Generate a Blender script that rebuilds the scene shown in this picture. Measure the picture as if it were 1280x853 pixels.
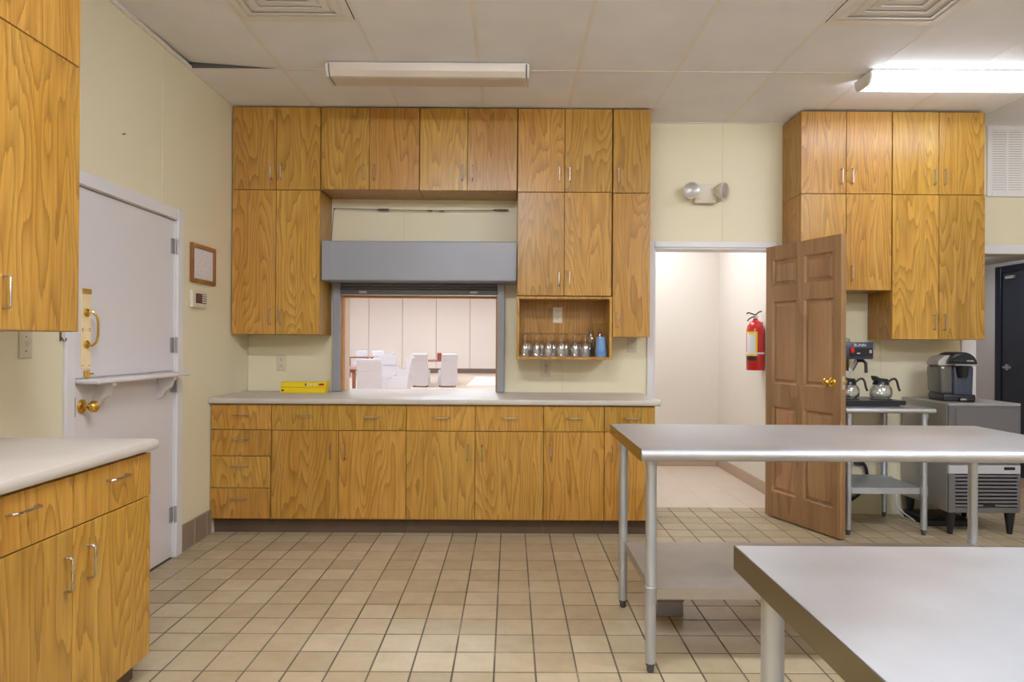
import bpy, bmesh, math, random
from mathutils import Vector, Matrix
for _o in list(bpy.data.objects): bpy.data.objects.remove(_o, do_unlink=True)
S = bpy.context.scene
COL = S.collection
R = random.Random(7)
PI = math.pi

# ------------------------------------------------------------------ camera
F, CH, YA, PT, RO = 808.09, 1.2935, .0021, .0032, .0059   # focal length (px at 1280 wide), height, yaw, pitch, roll
def ray(x, y):
    u, v = x-640, y-426.5
    c, s = math.cos(RO), math.sin(RO); u, v = c*u+s*v, -s*u+c*v
    X, Y, Z = u/F, 1., -v/F
    c, s = math.cos(PT), math.sin(PT); Y, Z = c*Y-s*Z, s*Y+c*Z
    c, s = math.cos(YA), math.sin(YA); X, Y = c*X+s*Y, -s*X+c*Y
    return Vector((X, Y, Z))
cd = bpy.data.cameras.new('camera'); cam = bpy.data.objects.new('camera', cd); COL.objects.link(cam)
cd.sensor_width = 36; cd.sensor_fit = 'HORIZONTAL'; cd.lens = F/1280*36; cd.clip_start = .02; cd.clip_end = 200
fw = ray(640, 426.5).normalized(); rt = (ray(1640, 426.5)-ray(640, 426.5)).normalized(); up = rt.cross(fw)
cam.matrix_world = Matrix(((rt.x, up.x, -fw.x, 0), (rt.y, up.y, -fw.y, 0), (rt.z, up.z, -fw.z, CH), (0, 0, 0, 1)))
S.camera = cam
# ------------------------------------------------------------------ world, exposure
w = bpy.data.worlds.new('world'); S.world = w; w.use_nodes = True
w.node_tree.nodes['Background'].inputs[0].default_value = (.8, .85, .95, 1); w.node_tree.nodes['Background'].inputs[1].default_value = .6
vs = S.view_settings; vs.view_transform = 'Standard'; vs.look = 'None'; vs.gamma = 1; vs.use_curve_mapping = False
vs.exposure = 0.0
# strengths of the lamps the place has (used by the lamp builders below)
E_KITCHEN, E_KITCHEN_FAR, E_HALL, E_CORRIDOR, E_ALCOVE = 10.5, 63., 32., 12., 45.

# ------------------------------------------------------------------ materials
def lin(c):
    return tuple(((v/255)/12.92 if v/255 <= .04045 else ((v/255+.055)/1.055)**2.4) for v in c)+(1,)
def newmat(n):
    m = bpy.data.materials.new(n); m.use_nodes = True
    nt = m.node_tree; b = nt.nodes['Principled BSDF']
    return m, nt, b
def link(nt, a, b): nt.links.new(a, b)
def node(nt, t, **kw):
    n = nt.nodes.new(t)
    for k, v in kw.items(): setattr(n, k, v)
    return n
def mathn(nt, op, a, b=None):
    n = node(nt, 'ShaderNodeMath', operation=op)
    for i, v in enumerate((a, b)):
        if v is None: continue
        if isinstance(v, (int, float)): n.inputs[i].default_value = v
        else: link(nt, v, n.inputs[i])
    return n.outputs[0]
def ramp(nt, fac, stops):
    n = node(nt, 'ShaderNodeValToRGB'); e = n.color_ramp.elements
    while len(e) < len(stops): e.new(.5)
    for i, (p, c) in enumerate(stops): e[i].position = p; e[i].color = c
    link(nt, fac, n.inputs[0]); return n.outputs[0]
def mixc(nt, fac, a, b, mode='MIX'):
    n = node(nt, 'ShaderNodeMix', data_type='RGBA', blend_type=mode)
    if isinstance(fac, (int, float)): n.inputs[0].default_value = fac
    else: link(nt, fac, n.inputs[0])
    for i, v in ((6, a), (7, b)):
        if isinstance(v, tuple): n.inputs[i].default_value = v
        else: link(nt, v, n.inputs[i])
    return n.outputs[2]
def bump(nt, b, h, strength, dist=.002):
    n = node(nt, 'ShaderNodeBump'); n.inputs['Strength'].default_value = strength; n.inputs['Distance'].default_value = dist
    link(nt, h, n.inputs['Height']); link(nt, n.outputs[0], b.inputs['Normal'])
def coords(nt, scale, rnd=0):
    tc = node(nt, 'ShaderNodeTexCoord')
    m = node(nt, 'ShaderNodeVectorMath', operation='MULTIPLY'); link(nt, tc.outputs['Object'], m.inputs[0]); m.inputs[1].default_value = scale
    if not rnd: return m.outputs[0]
    oi = node(nt, 'ShaderNodeObjectInfo')
    cx = node(nt, 'ShaderNodeCombineXYZ')
    link(nt, mathn(nt, 'MULTIPLY', oi.outputs['Random'], 37.*rnd), cx.inputs[0]); link(nt, mathn(nt, 'MULTIPLY', oi.outputs['Random'], 91.*rnd), cx.inputs[1]); link(nt, mathn(nt, 'MULTIPLY', oi.outputs['Random'], 53.*rnd), cx.inputs[2])
    a = node(nt, 'ShaderNodeVectorMath', operation='ADD'); link(nt, m.outputs[0], a.inputs[0]); link(nt, cx.outputs[0], a.inputs[1])
    return a.outputs[0]
def noise(nt, vec, scale, detail=2, rough=.5):
    n = node(nt, 'ShaderNodeTexNoise'); n.inputs['Scale'].default_value = scale; n.inputs['Detail'].default_value = detail; n.inputs['Roughness'].default_value = rough
    link(nt, vec, n.inputs['Vector']); return n.outputs[0]
def plain(n, c, rough=.5, metal=0., spec=.5, var=0., bmp=0., bscale=200., coat=0.):
    m, nt, b = newmat(n)
    b.inputs['Base Color'].default_value = lin(c); b.inputs['Roughness'].default_value = rough; b.inputs['Metallic'].default_value = metal; b.inputs['Specular IOR Level'].default_value = spec
    b.inputs['Coat Weight'].default_value = coat
    if var or bmp:
        v = coords(nt, (1, 1, 1), 1)
        if var:
            h = noise(nt, v, 3.5, 4)
            d = tuple(max(0, x*(1-var)) for x in lin(c)[:3])+(1,); l = tuple(min(1, x*(1+var)) for x in lin(c)[:3])+(1,)
            link(nt, ramp(nt, h, [(.3, d), (.7, l)]), b.inputs['Base Color'])
        if bmp: bump(nt, b, noise(nt, v, bscale, 2), bmp)
    return m
def oak(n, dark, mid, light, freq=13., rough=.31, fine=.5, spec=.5, bmp=.12):
    m, nt, b = newmat(n)
    v = coords(nt, (1, 1, .13), 1)
    base = noise(nt, v, 4.2, 2.5, .45)
    v2 = coords(nt, (1, 1, .022), 1)
    pores = noise(nt, v2, 260, 3, .6)
    rings = mathn(nt, 'FRACT', mathn(nt, 'MULTIPLY', mathn(nt, 'ADD', base, mathn(nt, 'MULTIPLY', pores, .012)), freq))
    rings = mathn(nt, 'POWER', rings, 2.2)
    streak = noise(nt, coords(nt, (1, 1, .05), 1), 11, 3)
    c = ramp(nt, streak, [(.3, mid), (.72, light)])
    f1 = mathn(nt, 'MULTIPLY', rings, mathn(nt, 'ADD', mathn(nt, 'MULTIPLY', pores, 1.0), .12))
    c = mixc(nt, mathn(nt, 'MULTIPLY', f1, .8), c, dark)
    med = noise(nt, coords(nt, (1, 1, .018), 1), 85, 2, .55)
    c = mixc(nt, mathn(nt, 'MULTIPLY', ramp(nt, med, [(.48, (0, 0, 0, 1)), (.68, (1, 1, 1, 1))]), .2), c, dark)
    pr = ramp(nt, pores, [(.40, (1, 1, 1, 1)), (.52, (0, 0, 0, 1))])
    c = mixc(nt, mathn(nt, 'MULTIPLY', pr, fine*.5), c, dark)
    oi = node(nt, 'ShaderNodeObjectInfo')
    hs = node(nt, 'ShaderNodeHueSaturation'); link(nt, c, hs.inputs['Color'])
    rr = mathn(nt, 'FRACT', mathn(nt, 'MULTIPLY', oi.outputs['Random'], 17.3))
    link(nt, mathn(nt, 'ADD', mathn(nt, 'MULTIPLY', rr, .22), .90), hs.inputs['Value'])
    link(nt, mathn(nt, 'ADD', mathn(nt, 'MULTIPLY', oi.outputs['Random'], .012), .494), hs.inputs['Hue'])
    link(nt, hs.outputs[0], b.inputs['Base Color'])
    b.inputs['Roughness'].default_value = rough; b.inputs['Specular IOR Level'].default_value = spec
    bump(nt, b, mathn(nt, 'ADD', pores, mathn(nt, 'MULTIPLY', rings, -.5)), bmp, .0012)
    return m
def steel(n, c, rough, bmp=.05, sc=(300, 8, 300), var=.12):
    m, nt, b = newmat(n)
    v = coords(nt, sc, 1); h = noise(nt, v, 1, 3)
    v2 = coords(nt, (1, 1, 1), 1); h2 = noise(nt, v2, 3.5, 5, .6)
    L = lin(c)
    link(nt, ramp(nt, h2, [(.3, tuple(x*(1-var) for x in L[:3])+(1,)), (.7, tuple(min(1, x*(1+var)) for x in L[:3])+(1,))]), b.inputs['Base Color'])
    b.inputs['Metallic'].default_value = 1
    r = mathn(nt, 'ADD', mathn(nt, 'MULTIPLY', h2, .2), rough-.1); link(nt, r, b.inputs['Roughness'])
    bump(nt, b, h, bmp, .0006)
    return m
def glass(n, c=(250, 252, 255), rough=0., ior=1.45):
    m, nt, b = newmat(n)      # thin-walled clear glass: mostly transparent, glossy at the rims
    tr_ = node(nt, 'ShaderNodeBsdfTransparent'); tr_.inputs[0].default_value = lin(c)
    gl = node(nt, 'ShaderNodeBsdfGlossy'); gl.inputs['Roughness'].default_value = .06; gl.inputs['Color'].default_value = (1, 1, 1, 1)
    lw = node(nt, 'ShaderNodeLayerWeight'); lw.inputs['Blend'].default_value = .42
    mx = node(nt, 'ShaderNodeMixShader'); link(nt, mathn(nt, 'ADD', mathn(nt, 'MULTIPLY', lw.outputs['Facing'], .7), .16), mx.inputs[0]); link(nt, tr_.outputs[0], mx.inputs[1]); link(nt, gl.outputs[0], mx.inputs[2])
    link(nt, mx.outputs[0], nt.nodes['Material Output'].inputs['Surface'])
    return m
def emit(n, c, s):
    m, nt, b = newmat(n)
    b.inputs['Base Color'].default_value = (.8, .8, .8, 1); b.inputs['Emission Color'].default_value = lin(c); b.inputs['Emission Strength'].default_value = s
    return m
def tilemat(n, island):
    m, nt, b = newmat(n)
    if island: rnd = node(nt, 'ShaderNodeNewGeometry').outputs['Random Per Island']
    else: rnd = node(nt, 'ShaderNodeObjectInfo').outputs['Random']
    c = ramp(nt, rnd, [(0, lin((173, 154, 123))), (.35, lin((182, 163, 131))), (.7, lin((187, 168, 136))), (1, lin((196, 178, 147)))])
    g = node(nt, 'ShaderNodeNewGeometry')
    h = noise(nt, g.outputs['Position'], 9, 5, .65)
    c = mixc(nt, mathn(nt, 'MULTIPLY', ramp(nt, h, [(.42, (0, 0, 0, 1)), (.75, (1, 1, 1, 1))]), .35), c, lin((150, 122, 84)))
    sp = noise(nt, g.outputs['Position'], 70, 2)
    c = mixc(nt, mathn(nt, 'MULTIPLY', ramp(nt, sp, [(.66, (0, 0, 0, 1)), (.8, (1, 1, 1, 1))]), .35), c, lin((120, 96, 66)))
    link(nt, c, b.inputs['Base Color'])
    link(nt, mathn(nt, 'ADD', mathn(nt, 'MULTIPLY', h, .25), .28), b.inputs['Roughness'])
    bump(nt, b, noise(nt, g.outputs['Position'], 45, 3), .12, .001)
    return m
def groutmat():
    m, nt, b = newmat('grout')
    g = node(nt, 'ShaderNodeNewGeometry')
    h = noise(nt, g.outputs['Position'], 2.3, 4, .6)
    link(nt, ramp(nt, h, [(.35, lin((78, 68, 56))), (.58, lin((112, 99, 82))), (.75, lin((166, 154, 134)))]), b.inputs['Base Color'])
    b.inputs['Roughness'].default_value = .8
    return m
def papermat():
    m, nt, b = newmat('certificate_print')
    tc = node(nt, 'ShaderNodeTexCoord'); sp = node(nt, 'ShaderNodeSeparateXYZ'); link(nt, tc.outputs['Object'], sp.inputs[0])
    lines = mathn(nt, 'SINE', mathn(nt, 'MULTIPLY', sp.outputs[2], 420))
    br = noise(nt, coords(nt, (60, 60, 40)), 1, 1)
    f = mathn(nt, 'MULTIPLY', ramp(nt, lines, [(.55, (0, 0, 0, 1)), (.8, (1, 1, 1, 1))]), ramp(nt, br, [(.45, (0, 0, 0, 1)), (.6, (1, 1, 1, 1))]))
    link(nt, mixc(nt, mathn(nt, 'MULTIPLY', f, .45), lin((226, 222, 222)), lin((140, 132, 140))), b.inputs['Base Color'])
    b.inputs['Roughness'].default_value = .25
    return m
OD, OM, OL = lin((132, 82, 18)), lin((190, 135, 42)), lin((205, 152, 60))
M = dict(
    oak=oak('oak', lin((104, 62, 14)), lin((192, 140, 56)), lin((206, 158, 75)), freq=26.),
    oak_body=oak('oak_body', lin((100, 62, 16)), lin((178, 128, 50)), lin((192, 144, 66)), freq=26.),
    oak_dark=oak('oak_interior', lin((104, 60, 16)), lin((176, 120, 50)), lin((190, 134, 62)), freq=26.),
    door_wood=oak('door_wood', lin((124, 88, 56)), lin((172, 132, 92)), lin((180, 140, 100)), freq=5, rough=.42, fine=.6, spec=.35),
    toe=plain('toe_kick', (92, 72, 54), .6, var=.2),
    wall=plain('wall_panel_cream', (231, 220, 189), .5, bmp=.12, bscale=160),
    wall_core=plain('wall_core', (205, 192, 160), .7),
    batten=plain('batten_cream', (226, 216, 186), .5),
    wall_white=plain('wall_white', (226, 216, 204), .6),
    wall_alcove=plain('wall_alcove', (196, 186, 176), .6),
    ceil=plain('ceiling_panel', (241, 240, 241), .75, var=.03, bmp=.2, bscale=350),
    tee=plain('ceiling_tee', (238, 232, 224), .5),
    plenum=plain('plenum', (70, 66, 62), .9),
    white=plain('white_paint', (222, 216, 216), .4),
    trim=plain('white_trim', (226, 222, 222), .38),
    light_body=plain('fixture_white', (215, 208, 200), .4),
    lens_off=plain('acrylic_off', (214, 200, 184), .3, spec=.6),
    lens_on=emit('acrylic_lit', (233, 242, 255), E_KITCHEN),
    lens_far=emit('acrylic_lit_warm', (233, 242, 255), E_KITCHEN_FAR),
    hall_lamp=emit('hall_lamp', (233, 242, 255), E_HALL),
    corr_lamp=emit('corridor_lamp', (233, 242, 255), E_CORRIDOR),
    alc_lamp=emit('alcove_lamp', (233, 242, 255), E_ALCOVE),
    vent=plain('vent_white', (236, 231, 226), .45),
    vent_dark=plain('vent_shadow', (60, 58, 56), .7),
    tile=tilemat('quarry_tile', False), tile_rest=tilemat('quarry_tile_rest', True), grout=groutmat(),
    base_tile=plain('base_tile', (146, 124, 104), .45, var=.12), base_grout=plain('base_grout', (196, 188, 176), .8),
    vinyl=plain('vinyl_tile', (214, 196, 176), .4, var=.04), vinyl_joint=plain('vinyl_joint', (176, 156, 134), .7),
    corr_base=plain('corridor_base', (188, 162, 140), .5),
    plank=oak('vinyl_plank', lin((150, 112, 80)), lin((186, 150, 116)), lin((196, 160, 126)), freq=4, rough=.5),
    hall_floor=plain('hall_floor', (214, 196, 176), .45, var=.04), hall_wall=plain('hall_wall', (240, 230, 222), .6), hall_joint=plain('hall_joint', (150, 136, 124), .7),
    hall_base=plain('hall_base', (128, 108, 98), .6), patch_white=plain('white_patch', (240, 236, 232), .5),
    laminate=plain('laminate', (196, 186, 174), .35, var=.05, spec=.5),
    nickel=steel('satin_nickel', (196, 190, 182), .28, .0),
    steel=steel('brushed_steel', (206, 207, 211), .5, .02, (6, 260, 6), .05),
    steel_worn=steel('worn_steel', (213, 216, 222), .44, .06, (20, 200, 20), .09),
    galv=steel('galvanised', (200, 206, 216), .5, .0, (40, 40, 40), .1),
    galv_shelf=steel('galvanised_shelf', (184, 176, 166), .55, .03, (30, 30, 30), .12),
    skirt=plain('steel_skirt', (142, 134, 114), .16, metal=1),  # darker than the tops: reflection of the shaded floor put into the colour
    foot=plain('grey_foot', (72, 72, 76), .5),
    grey=plain('shutter_grey', (150, 150, 156), .38, spec=.5, var=.03), grey_d=plain('shutter_dark', (104, 102, 104), .45),
    reveal=plain('reveal_wood', (196, 130, 56), .5, var=.15), reveal_w=plain('reveal_pale', (226, 204, 182), .5),
    brass=plain('brass', (228, 190, 92), .2, metal=1), brass_plate=plain('brass_plate', (250, 230, 184), .35, metal=.45),
    hinge=plain('hinge_steel', (176, 172, 170), .45, metal=.6),
    black=plain('black_plastic', (26, 27, 32), .32), black_m=plain('black_matte', (34, 34, 36), .6),
    bdoor=plain('black_door', (44, 46, 54), .38), bframe=plain('black_frame', (30, 31, 42), .35),
    slate=plain('slate_plastic', (62, 68, 84), .34), silver=plain('silver_plastic', (186, 182, 176), .3, metal=.4),
    ice_front=plain('ice_front', (108, 105, 106), .45, metal=.2), ice_light=plain('ice_light', (186, 184, 186), .4), ice_slat=plain('ice_slat', (118, 115, 118), .45),
    ice_side=plain('ice_side', (172, 168, 164), .38, metal=.55, var=.06),
    red=plain('red_paint', (196, 24, 20), .25, coat=.4), yellow=plain('yellow_card', (240, 206, 20), .4), lab_w=plain('label_white', (222, 222, 228), .4), lab_b=plain('label_black', (30, 28, 32), .4),
    ivory=plain('ivory_plastic', (214, 204, 180), .4), slot=plain('slot_dark', (70, 60, 48), .6), almond=plain('almond', (222, 212, 192), .4),
    glass=glass('clear_glass'), lens=glass('lamp_lens', (240, 240, 245), .08), chrome=plain('chrome', (215, 215, 218), .12, metal=1),
    smoke=plain('smoke_tank', (84, 81, 77), .12, spec=.7), blue=plain('blue_plastic', (120, 158, 206), .35),
    frame=oak('frame_wood', lin((110, 62, 20)), lin((160, 104, 46)), lin((176, 120, 58)), freq=4), paper=papermat(),
    disp=plain('display', (96, 52, 44), .3), cloth=plain('white_cloth', (214, 211, 216), .8), mahog=plain('table_brown', (150, 96, 76), .4),
    boxgrey=plain('grey_plastic', (142, 138, 145), .55), wire=plain('wire_steel', (110, 104, 96), .4, metal=.8), cord_w=plain('cord_white', (206, 204, 204), .5), cord_b=plain('cord_black', (30, 32, 46), .5),
    brown_w=plain('brown_base', (120, 92, 66), .6, var=.2),
)

# ------------------------------------------------------------------ mesh helpers
def nb(): return bmesh.new()
def box(bm, x0, x1, y0, y1, z0, z1, bev=0., seg=1):
    r = bmesh.ops.create_cube(bm, size=1)
    for v in r['verts']:
        v.co = Vector((x0+(v.co.x+.5)*(x1-x0), y0+(v.co.y+.5)*(y1-y0), z0+(v.co.z+.5)*(z1-z0)))
    if bev:
        es = list({e for v in r['verts'] for e in v.link_edges})
        bmesh.ops.bevel(bm, geom=es, offset=bev, segments=seg, affect='EDGES', profile=.5)
    return bm
def B(*a, **k): return box(nb(), *a, **k)
def lathe(bm, prof, c=(0, 0, 0), n=20, axis='Z', close=True):
    rings = []
    for r, z in prof:
        ring = []
        for i in range(n):
            a = 2*PI*i/n; p = (r*math.cos(a), r*math.sin(a), z)
            if axis == 'Y': p = (p[0], p[2], p[1])
            if axis == 'X': p = (p[2], p[0], p[1])
            ring.append(bm.verts.new(Vector(p)+Vector(c)))
        rings.append(ring)
    for a, b in zip(rings, rings[1:]):
        for i in range(n): bm.faces.new((a[i], a[(i+1) % n], b[(i+1) % n], b[i]))
    if close:
        for ring in (rings[0], rings[-1]):
            try: bm.faces.new(ring)
            except ValueError: pass
    return bm
def cyl(bm, p, q, r, n=16, r2=None):
    p, q = Vector(p), Vector(q); d = (q-p); L = d.length; d.normalize()
    a = d.orthogonal().normalized(); b = d.cross(a); r2 = r if r2 is None else r2
    A = [bm.verts.new(p+(a*math.cos(2*PI*i/n)+b*math.sin(2*PI*i/n))*r) for i in range(n)]
    C = [bm.verts.new(q+(a*math.cos(2*PI*i/n)+b*math.sin(2*PI*i/n))*r2) for i in range(n)]
    for i in range(n): bm.faces.new((A[i], A[(i+1) % n], C[(i+1) % n], C[i]))
    bm.faces.new(A[::-1]); bm.faces.new(C)
    return bm
def tube(bm, pts, r, n=8):
    pts = [Vector(p) for p in pts]; rings = []; ref = None
    for i, p in enumerate(pts):
        t = (pts[min(i+1, len(pts)-1)]-pts[max(i-1, 0)]).normalized()
        if ref is None: ref = t.orthogonal().normalized()
        a = (ref-t*ref.dot(t))
        a = a.normalized() if a.length > 1e-5 else t.orthogonal().normalized()
        ref = a; b = t.cross(a)
        rings.append([bm.verts.new(p+(a*math.cos(2*PI*k/n)+b*math.sin(2*PI*k/n))*r) for k in range(n)])
    for A, C in zip(rings, rings[1:]):
        for k in range(n): bm.faces.new((A[k], A[(k+1) % n], C[(k+1) % n], C[k]))
    bm.faces.new(rings[0][::-1]); bm.faces.new(rings[-1])
    return bm
def curve_pts(ctrl, n=8):
    c = [Vector(p) for p in ctrl]; c = [c[0]*2-c[1]]+c+[c[-1]*2-c[-2]]; out = []
    for i in range(1, len(c)-2):
        for k in range(n):
            t = k/n; p0, p1, p2, p3 = c[i-1:i+3]
            out.append(.5*((2*p1)+(p2-p0)*t+(2*p0-5*p1+4*p2-p3)*t*t+(3*p1-p0-3*p2+p3)*t**3))
    out.append(c[-2]); return out
def prism(bm, poly, a0, a1, axis='Y'):
    def P(u, v, a): return {'Y': (u, a, v), 'X': (a, u, v), 'Z': (u, v, a)}[axis]
    A = [bm.verts.new(P(u, v, a0)) for u, v in poly]; C = [bm.verts.new(P(u, v, a1)) for u, v in poly]; n = len(poly)
    for i in range(n): bm.faces.new((A[i], A[(i+1) % n], C[(i+1) % n], C[i]))
    bm.faces.new(A[::-1]); bm.faces.new(C)
    return bm
LO = {}
def mesh_of(name, bm, mat, center=True, smooth=35):
    bmesh.ops.recalc_face_normals(bm, faces=bm.faces[:])
    c = Vector((0, 0, 0))
    if center and bm.verts:
        lo = Vector(min(v.co[i] for v in bm.verts) for i in range(3)); hi = Vector(max(v.co[i] for v in bm.verts) for i in range(3)); c = (lo+hi)/2
        for v in bm.verts: v.co -= c
    me = bpy.data.meshes.new(name); bm.to_mesh(me); bm.free(); me.materials.append(M[mat] if isinstance(mat, str) else mat)
    if smooth:
        me.polygons.foreach_set('use_smooth', [True]*len(me.polygons)); me.set_sharp_from_angle(angle=math.radians(smooth))
    return me, c
def put(name, me, c, parent=None, rot=None):
    o = bpy.data.objects.new(name, me); COL.objects.link(o); c = Vector(c)
    LO[o] = c
    if parent is not None:
        o.parent = parent; o.location = c-LO[parent]
    else: o.location = c
    if rot: o.rotation_euler = rot
    return o
def part(name, bm, mat, parent=None, label=None, smooth=35):
    me, c = mesh_of(name, bm, mat, True, smooth); o = put(name, me, c, parent)
    if label: o['label'] = label
    return o
def tag(o, label, cat, group=None):
    o['label'] = label; o['category'] = cat
    if group: o['group'] = group
    return o
def thing(name, label, cat, loc=(0, 0, 0), rz=0., group=None):
    o = bpy.data.objects.new(name, None); COL.objects.link(o); o.location = loc; o.rotation_euler = (0, 0, rz); o.empty_display_size = .1
    LO[o] = Vector((0, 0, 0)); return tag(o, label, cat, group)
def struct(name, bm, mat, label=None):
    o = part(name, bm, mat); o['kind'] = 'structure'
    if label: o['label'] = label
    return o
def kid(name, bm, mat, parent, smooth=35): return part(name, bm, mat, parent, None, smooth)
def wrel(parent):  # verts given in world coords for a child of an untransformed (top-level, centred) mesh
    return parent
def text_bm(s, size, depth=.0006):
    cu = bpy.data.curves.new('t', 'FONT'); cu.body = s; cu.size = size; cu.extrude = depth; cu.align_x = 'CENTER'; cu.align_y = 'CENTER'; cu.resolution_u = 3
    o = bpy.data.objects.new('t', cu); COL.objects.link(o); dg = bpy.context.evaluated_depsgraph_get()
    me = bpy.data.meshes.new_from_object(o.evaluated_get(dg)); bm = nb(); bm.from_mesh(me)
    bpy.data.objects.remove(o, do_unlink=True); bpy.data.meshes.remove(me); bpy.data.curves.remove(cu)
    return bm          # in XY plane, facing +Z
def xf(bm, mat): bm.transform(mat); return bm
FACE_Y = Matrix.Rotation(PI/2, 4, 'X')        # XY plane facing +Z  ->  XZ plane facing -Y

# ------------------------------------------------------------------ key planes
YB, YU, YC = 4.95, 4.63, 4.332      # back wall, upper cabinet fronts, base cabinet fronts
XL, XR, YF = -2.008, 5.0, -2.6      # left wall, right wall, wall behind the camera
HC = 2.985                          # ceiling
WT = .15
PX0, PX1, PZ0, PZ1 = -1.29, -.102, .918, 1.645     # serving hatch
DX0, DX1, DZ1 = 1.096, 2.03, 2.033                 # doorway
AX0, AZ1 = 3.557, 1.997                            # alcove opening
LY0, LY1, LZ1 = 2.975, 3.875, 2.03                 # dutch door opening

# ------------------------------------------------------------------ walls
bm = nb()
y0, y1 = YB+.004, YB+WT
box(bm, XL-.1, PX0, y0, y1, 0, HC+.1); box(bm, PX0, PX1, y0, y1, 0, PZ0-.04); box(bm, PX0, PX1, y0, y1, PZ1, HC+.1)
box(bm, PX1, DX0, y0, y1, 0, HC+.1); box(bm, DX0, DX1, y0, y1, DZ1, HC+.1); box(bm, DX1, AX0, y0, y1, 0, HC+.1); box(bm, AX0, XR+.1, y0, y1, AZ1, HC+.1)
wall_back = struct('wall_back', bm, 'wall_core')
seams = [XL, -.8195, .3997, 1.6189, 2.8381, XR]
def rects_minus(x0, x1, z0, z1, holes):
    xs = sorted({x0, x1, *[min(max(h[i], x0), x1) for h in holes for i in (0, 1)]}); out = []
    for a, b in zip(xs, xs[1:]):
        if b-a < 1e-4: continue
        segs = [(z0, z1)]
        for h in holes:
            if h[0] <= a+1e-5 and h[1] >= b-1e-5:
                ns = []
                for s in segs:
                    if h[2] > s[0]: ns.append((s[0], min(s[1], h[2])))
                    if h[3] < s[1]: ns.append((max(s[0], h[3]), s[1]))
                segs = [s for s in ns if s[1]-s[0] > 1e-4]
        out += [(a, b, *s) for s in segs]
    return out
holes = [(PX0, PX1, PZ0-.04, PZ1), (DX0, DX1, 0, DZ1), (AX0, XR, 0, AZ1)]
for a, b in zip(seams, seams[1:]):
    bm = nb()
    for q in rects_minus(a+.002, b-.002, .0, HC+.02, holes): box(bm, q[0], q[1], YB, YB+.004, q[2], q[3])
    kid('wall_panel', bm, 'wall', wall_back)
for a in seams[1:-1]:
    bm = nb()
    for q in rects_minus(a-.006, a+.006, .918, HC, holes): box(bm, q[0], q[1], YB-.0025, YB, q[2], q[3], .001)
    kid('batten', bm, 'batten', wall_back)
bm = nb(); X0 = XL-WT
box(bm, X0, XL-.004, YF-.1, LY0, 0, HC+.1); box(bm, X0, XL-.004, LY0, LY1, LZ1, HC+.1); box(bm, X0, XL-.004, LY1, YB+WT, 0, HC+.1)
wall_left = struct('wall_left', bm, 'wall_core')
ls = [YF, -1.155, .064, 1.283, 2.502, 3.7225, YB]
for a, b in zip(ls, ls[1:]):
    bm = nb()
    for q in rects_minus(a+.002, b-.002, 0, HC+.02, [(LY0, LY1, 0, LZ1)]): box(bm, XL-.004, XL, q[0], q[1], q[2], q[3])
    kid('wall_panel', bm, 'wall', wall_left)
for a in ls[1:-1]:
    bm = nb()
    for q in rects_minus(a-.006, a+.006, .16, HC, [(LY0-.05, LY1+.05, 0, LZ1+.05)]): box(bm, XL, XL+.0025, q[0], q[1], q[2], q[3], .001)
    kid('batten', bm, 'batten', wall_left)
struct('wall_right', B(XR, XR+.1, YF-.1, 7.6, 0, HC+.1), 'wall_alcove')
struct('wall_front', B(XL-.1, XR+.1, YF-.1, YF, 0, HC+.1), 'wall')

# ------------------------------------------------------------------ kitchen floor
floor = struct('floor', B(XL-WT, XR, YF, YB+WT+.02, -.12, -.0012), 'grout')
T, TX, TY, G = .1632, -.0577, 2.544, .0075
def tile_bm(bm, x0, x1, y0, y1, lift=0):
    e = .0008; z = lift
    t = [bm.verts.new(p) for p in ((x0+e, y0+e, z), (x1-e, y0+e, z), (x1-e, y1-e, z), (x0+e, y1-e, z))]
    s = [bm.verts.new(p) for p in ((x0, y0, z-.0006), (x1, y0, z-.0006), (x1, y1, z-.0006), (x0, y1, z-.0006))]
    b = [bm.verts.new(p) for p in ((x0, y0, -.009), (x1, y0, -.009), (x1, y1, -.009), (x0, y1, -.009))]
    bm.faces.new(t)
    for A, C in ((t, s), (s, b)):
        for i in range(4): bm.faces.new((A[i], C[i], C[(i+1) % 4], A[(i+1) % 4]))
def project(X, Y, Z):
    d = Vector((X, Y, Z-CH)); dz = d.dot(fw); return 640+F*d.dot(rt)/dz, 426.5-F*d.dot(up)/dz
cells = []
for i in range(math.floor((XL-TX)/T), math.ceil((XR-TX)/T)):
    for j in range(math.floor((YF-TY)/T), math.ceil((YB+WT+.02-TY)/T)):
        x0, x1 = max(TX+i*T+G/2, XL), min(TX+(i+1)*T-G/2, XR); y0, y1 = max(TY+j*T+G/2, YF), min(TY+(j+1)*T-G/2, YB+WT+.02)
        if x1-x0 < .02 or y1-y0 < .02: continue
        cx, cy = (x0+x1)/2, (y0+y1)/2; full = x1-x0 > T-G-.001 and y1-y0 > T-G-.001
        vis = False
        if cy > 2.2:
            u, v = project(cx, cy, 0)
            vis = -10 < u < 1290 and v < 870 and not (cx < -1.34 and cy < 2.5) and not (cx < .97 and cy > 4.42) and not (cy > YB and not DX0 < cx < DX1)
            if u > 930 and v > 700: vis = False
        cells.append((vis, cy, x0, x1, y0, y1, full))
vis = sorted([c for c in cells if c[0]], key=lambda c: c[1])
rest = [c for c in cells if not c[0]]+vis[300:]
bm = nb(); tile_bm(bm, -(T-G)/2, (T-G)/2, -(T-G)/2, (T-G)/2); tme, _ = mesh_of('floor_tile', bm, 'tile', False, 0)
for c in vis[:300]:
    lift = R.uniform(-.0004, .0004)
    if c[6]: o = put('floor_tile', tme, ((c[2]+c[3])/2, (c[4]+c[5])/2, lift), floor)
    else:
        bm = nb(); tile_bm(bm, c[2], c[3], c[4], c[5]); kid('floor_tile', bm, 'tile', floor, 0)
bm = nb()
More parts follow.
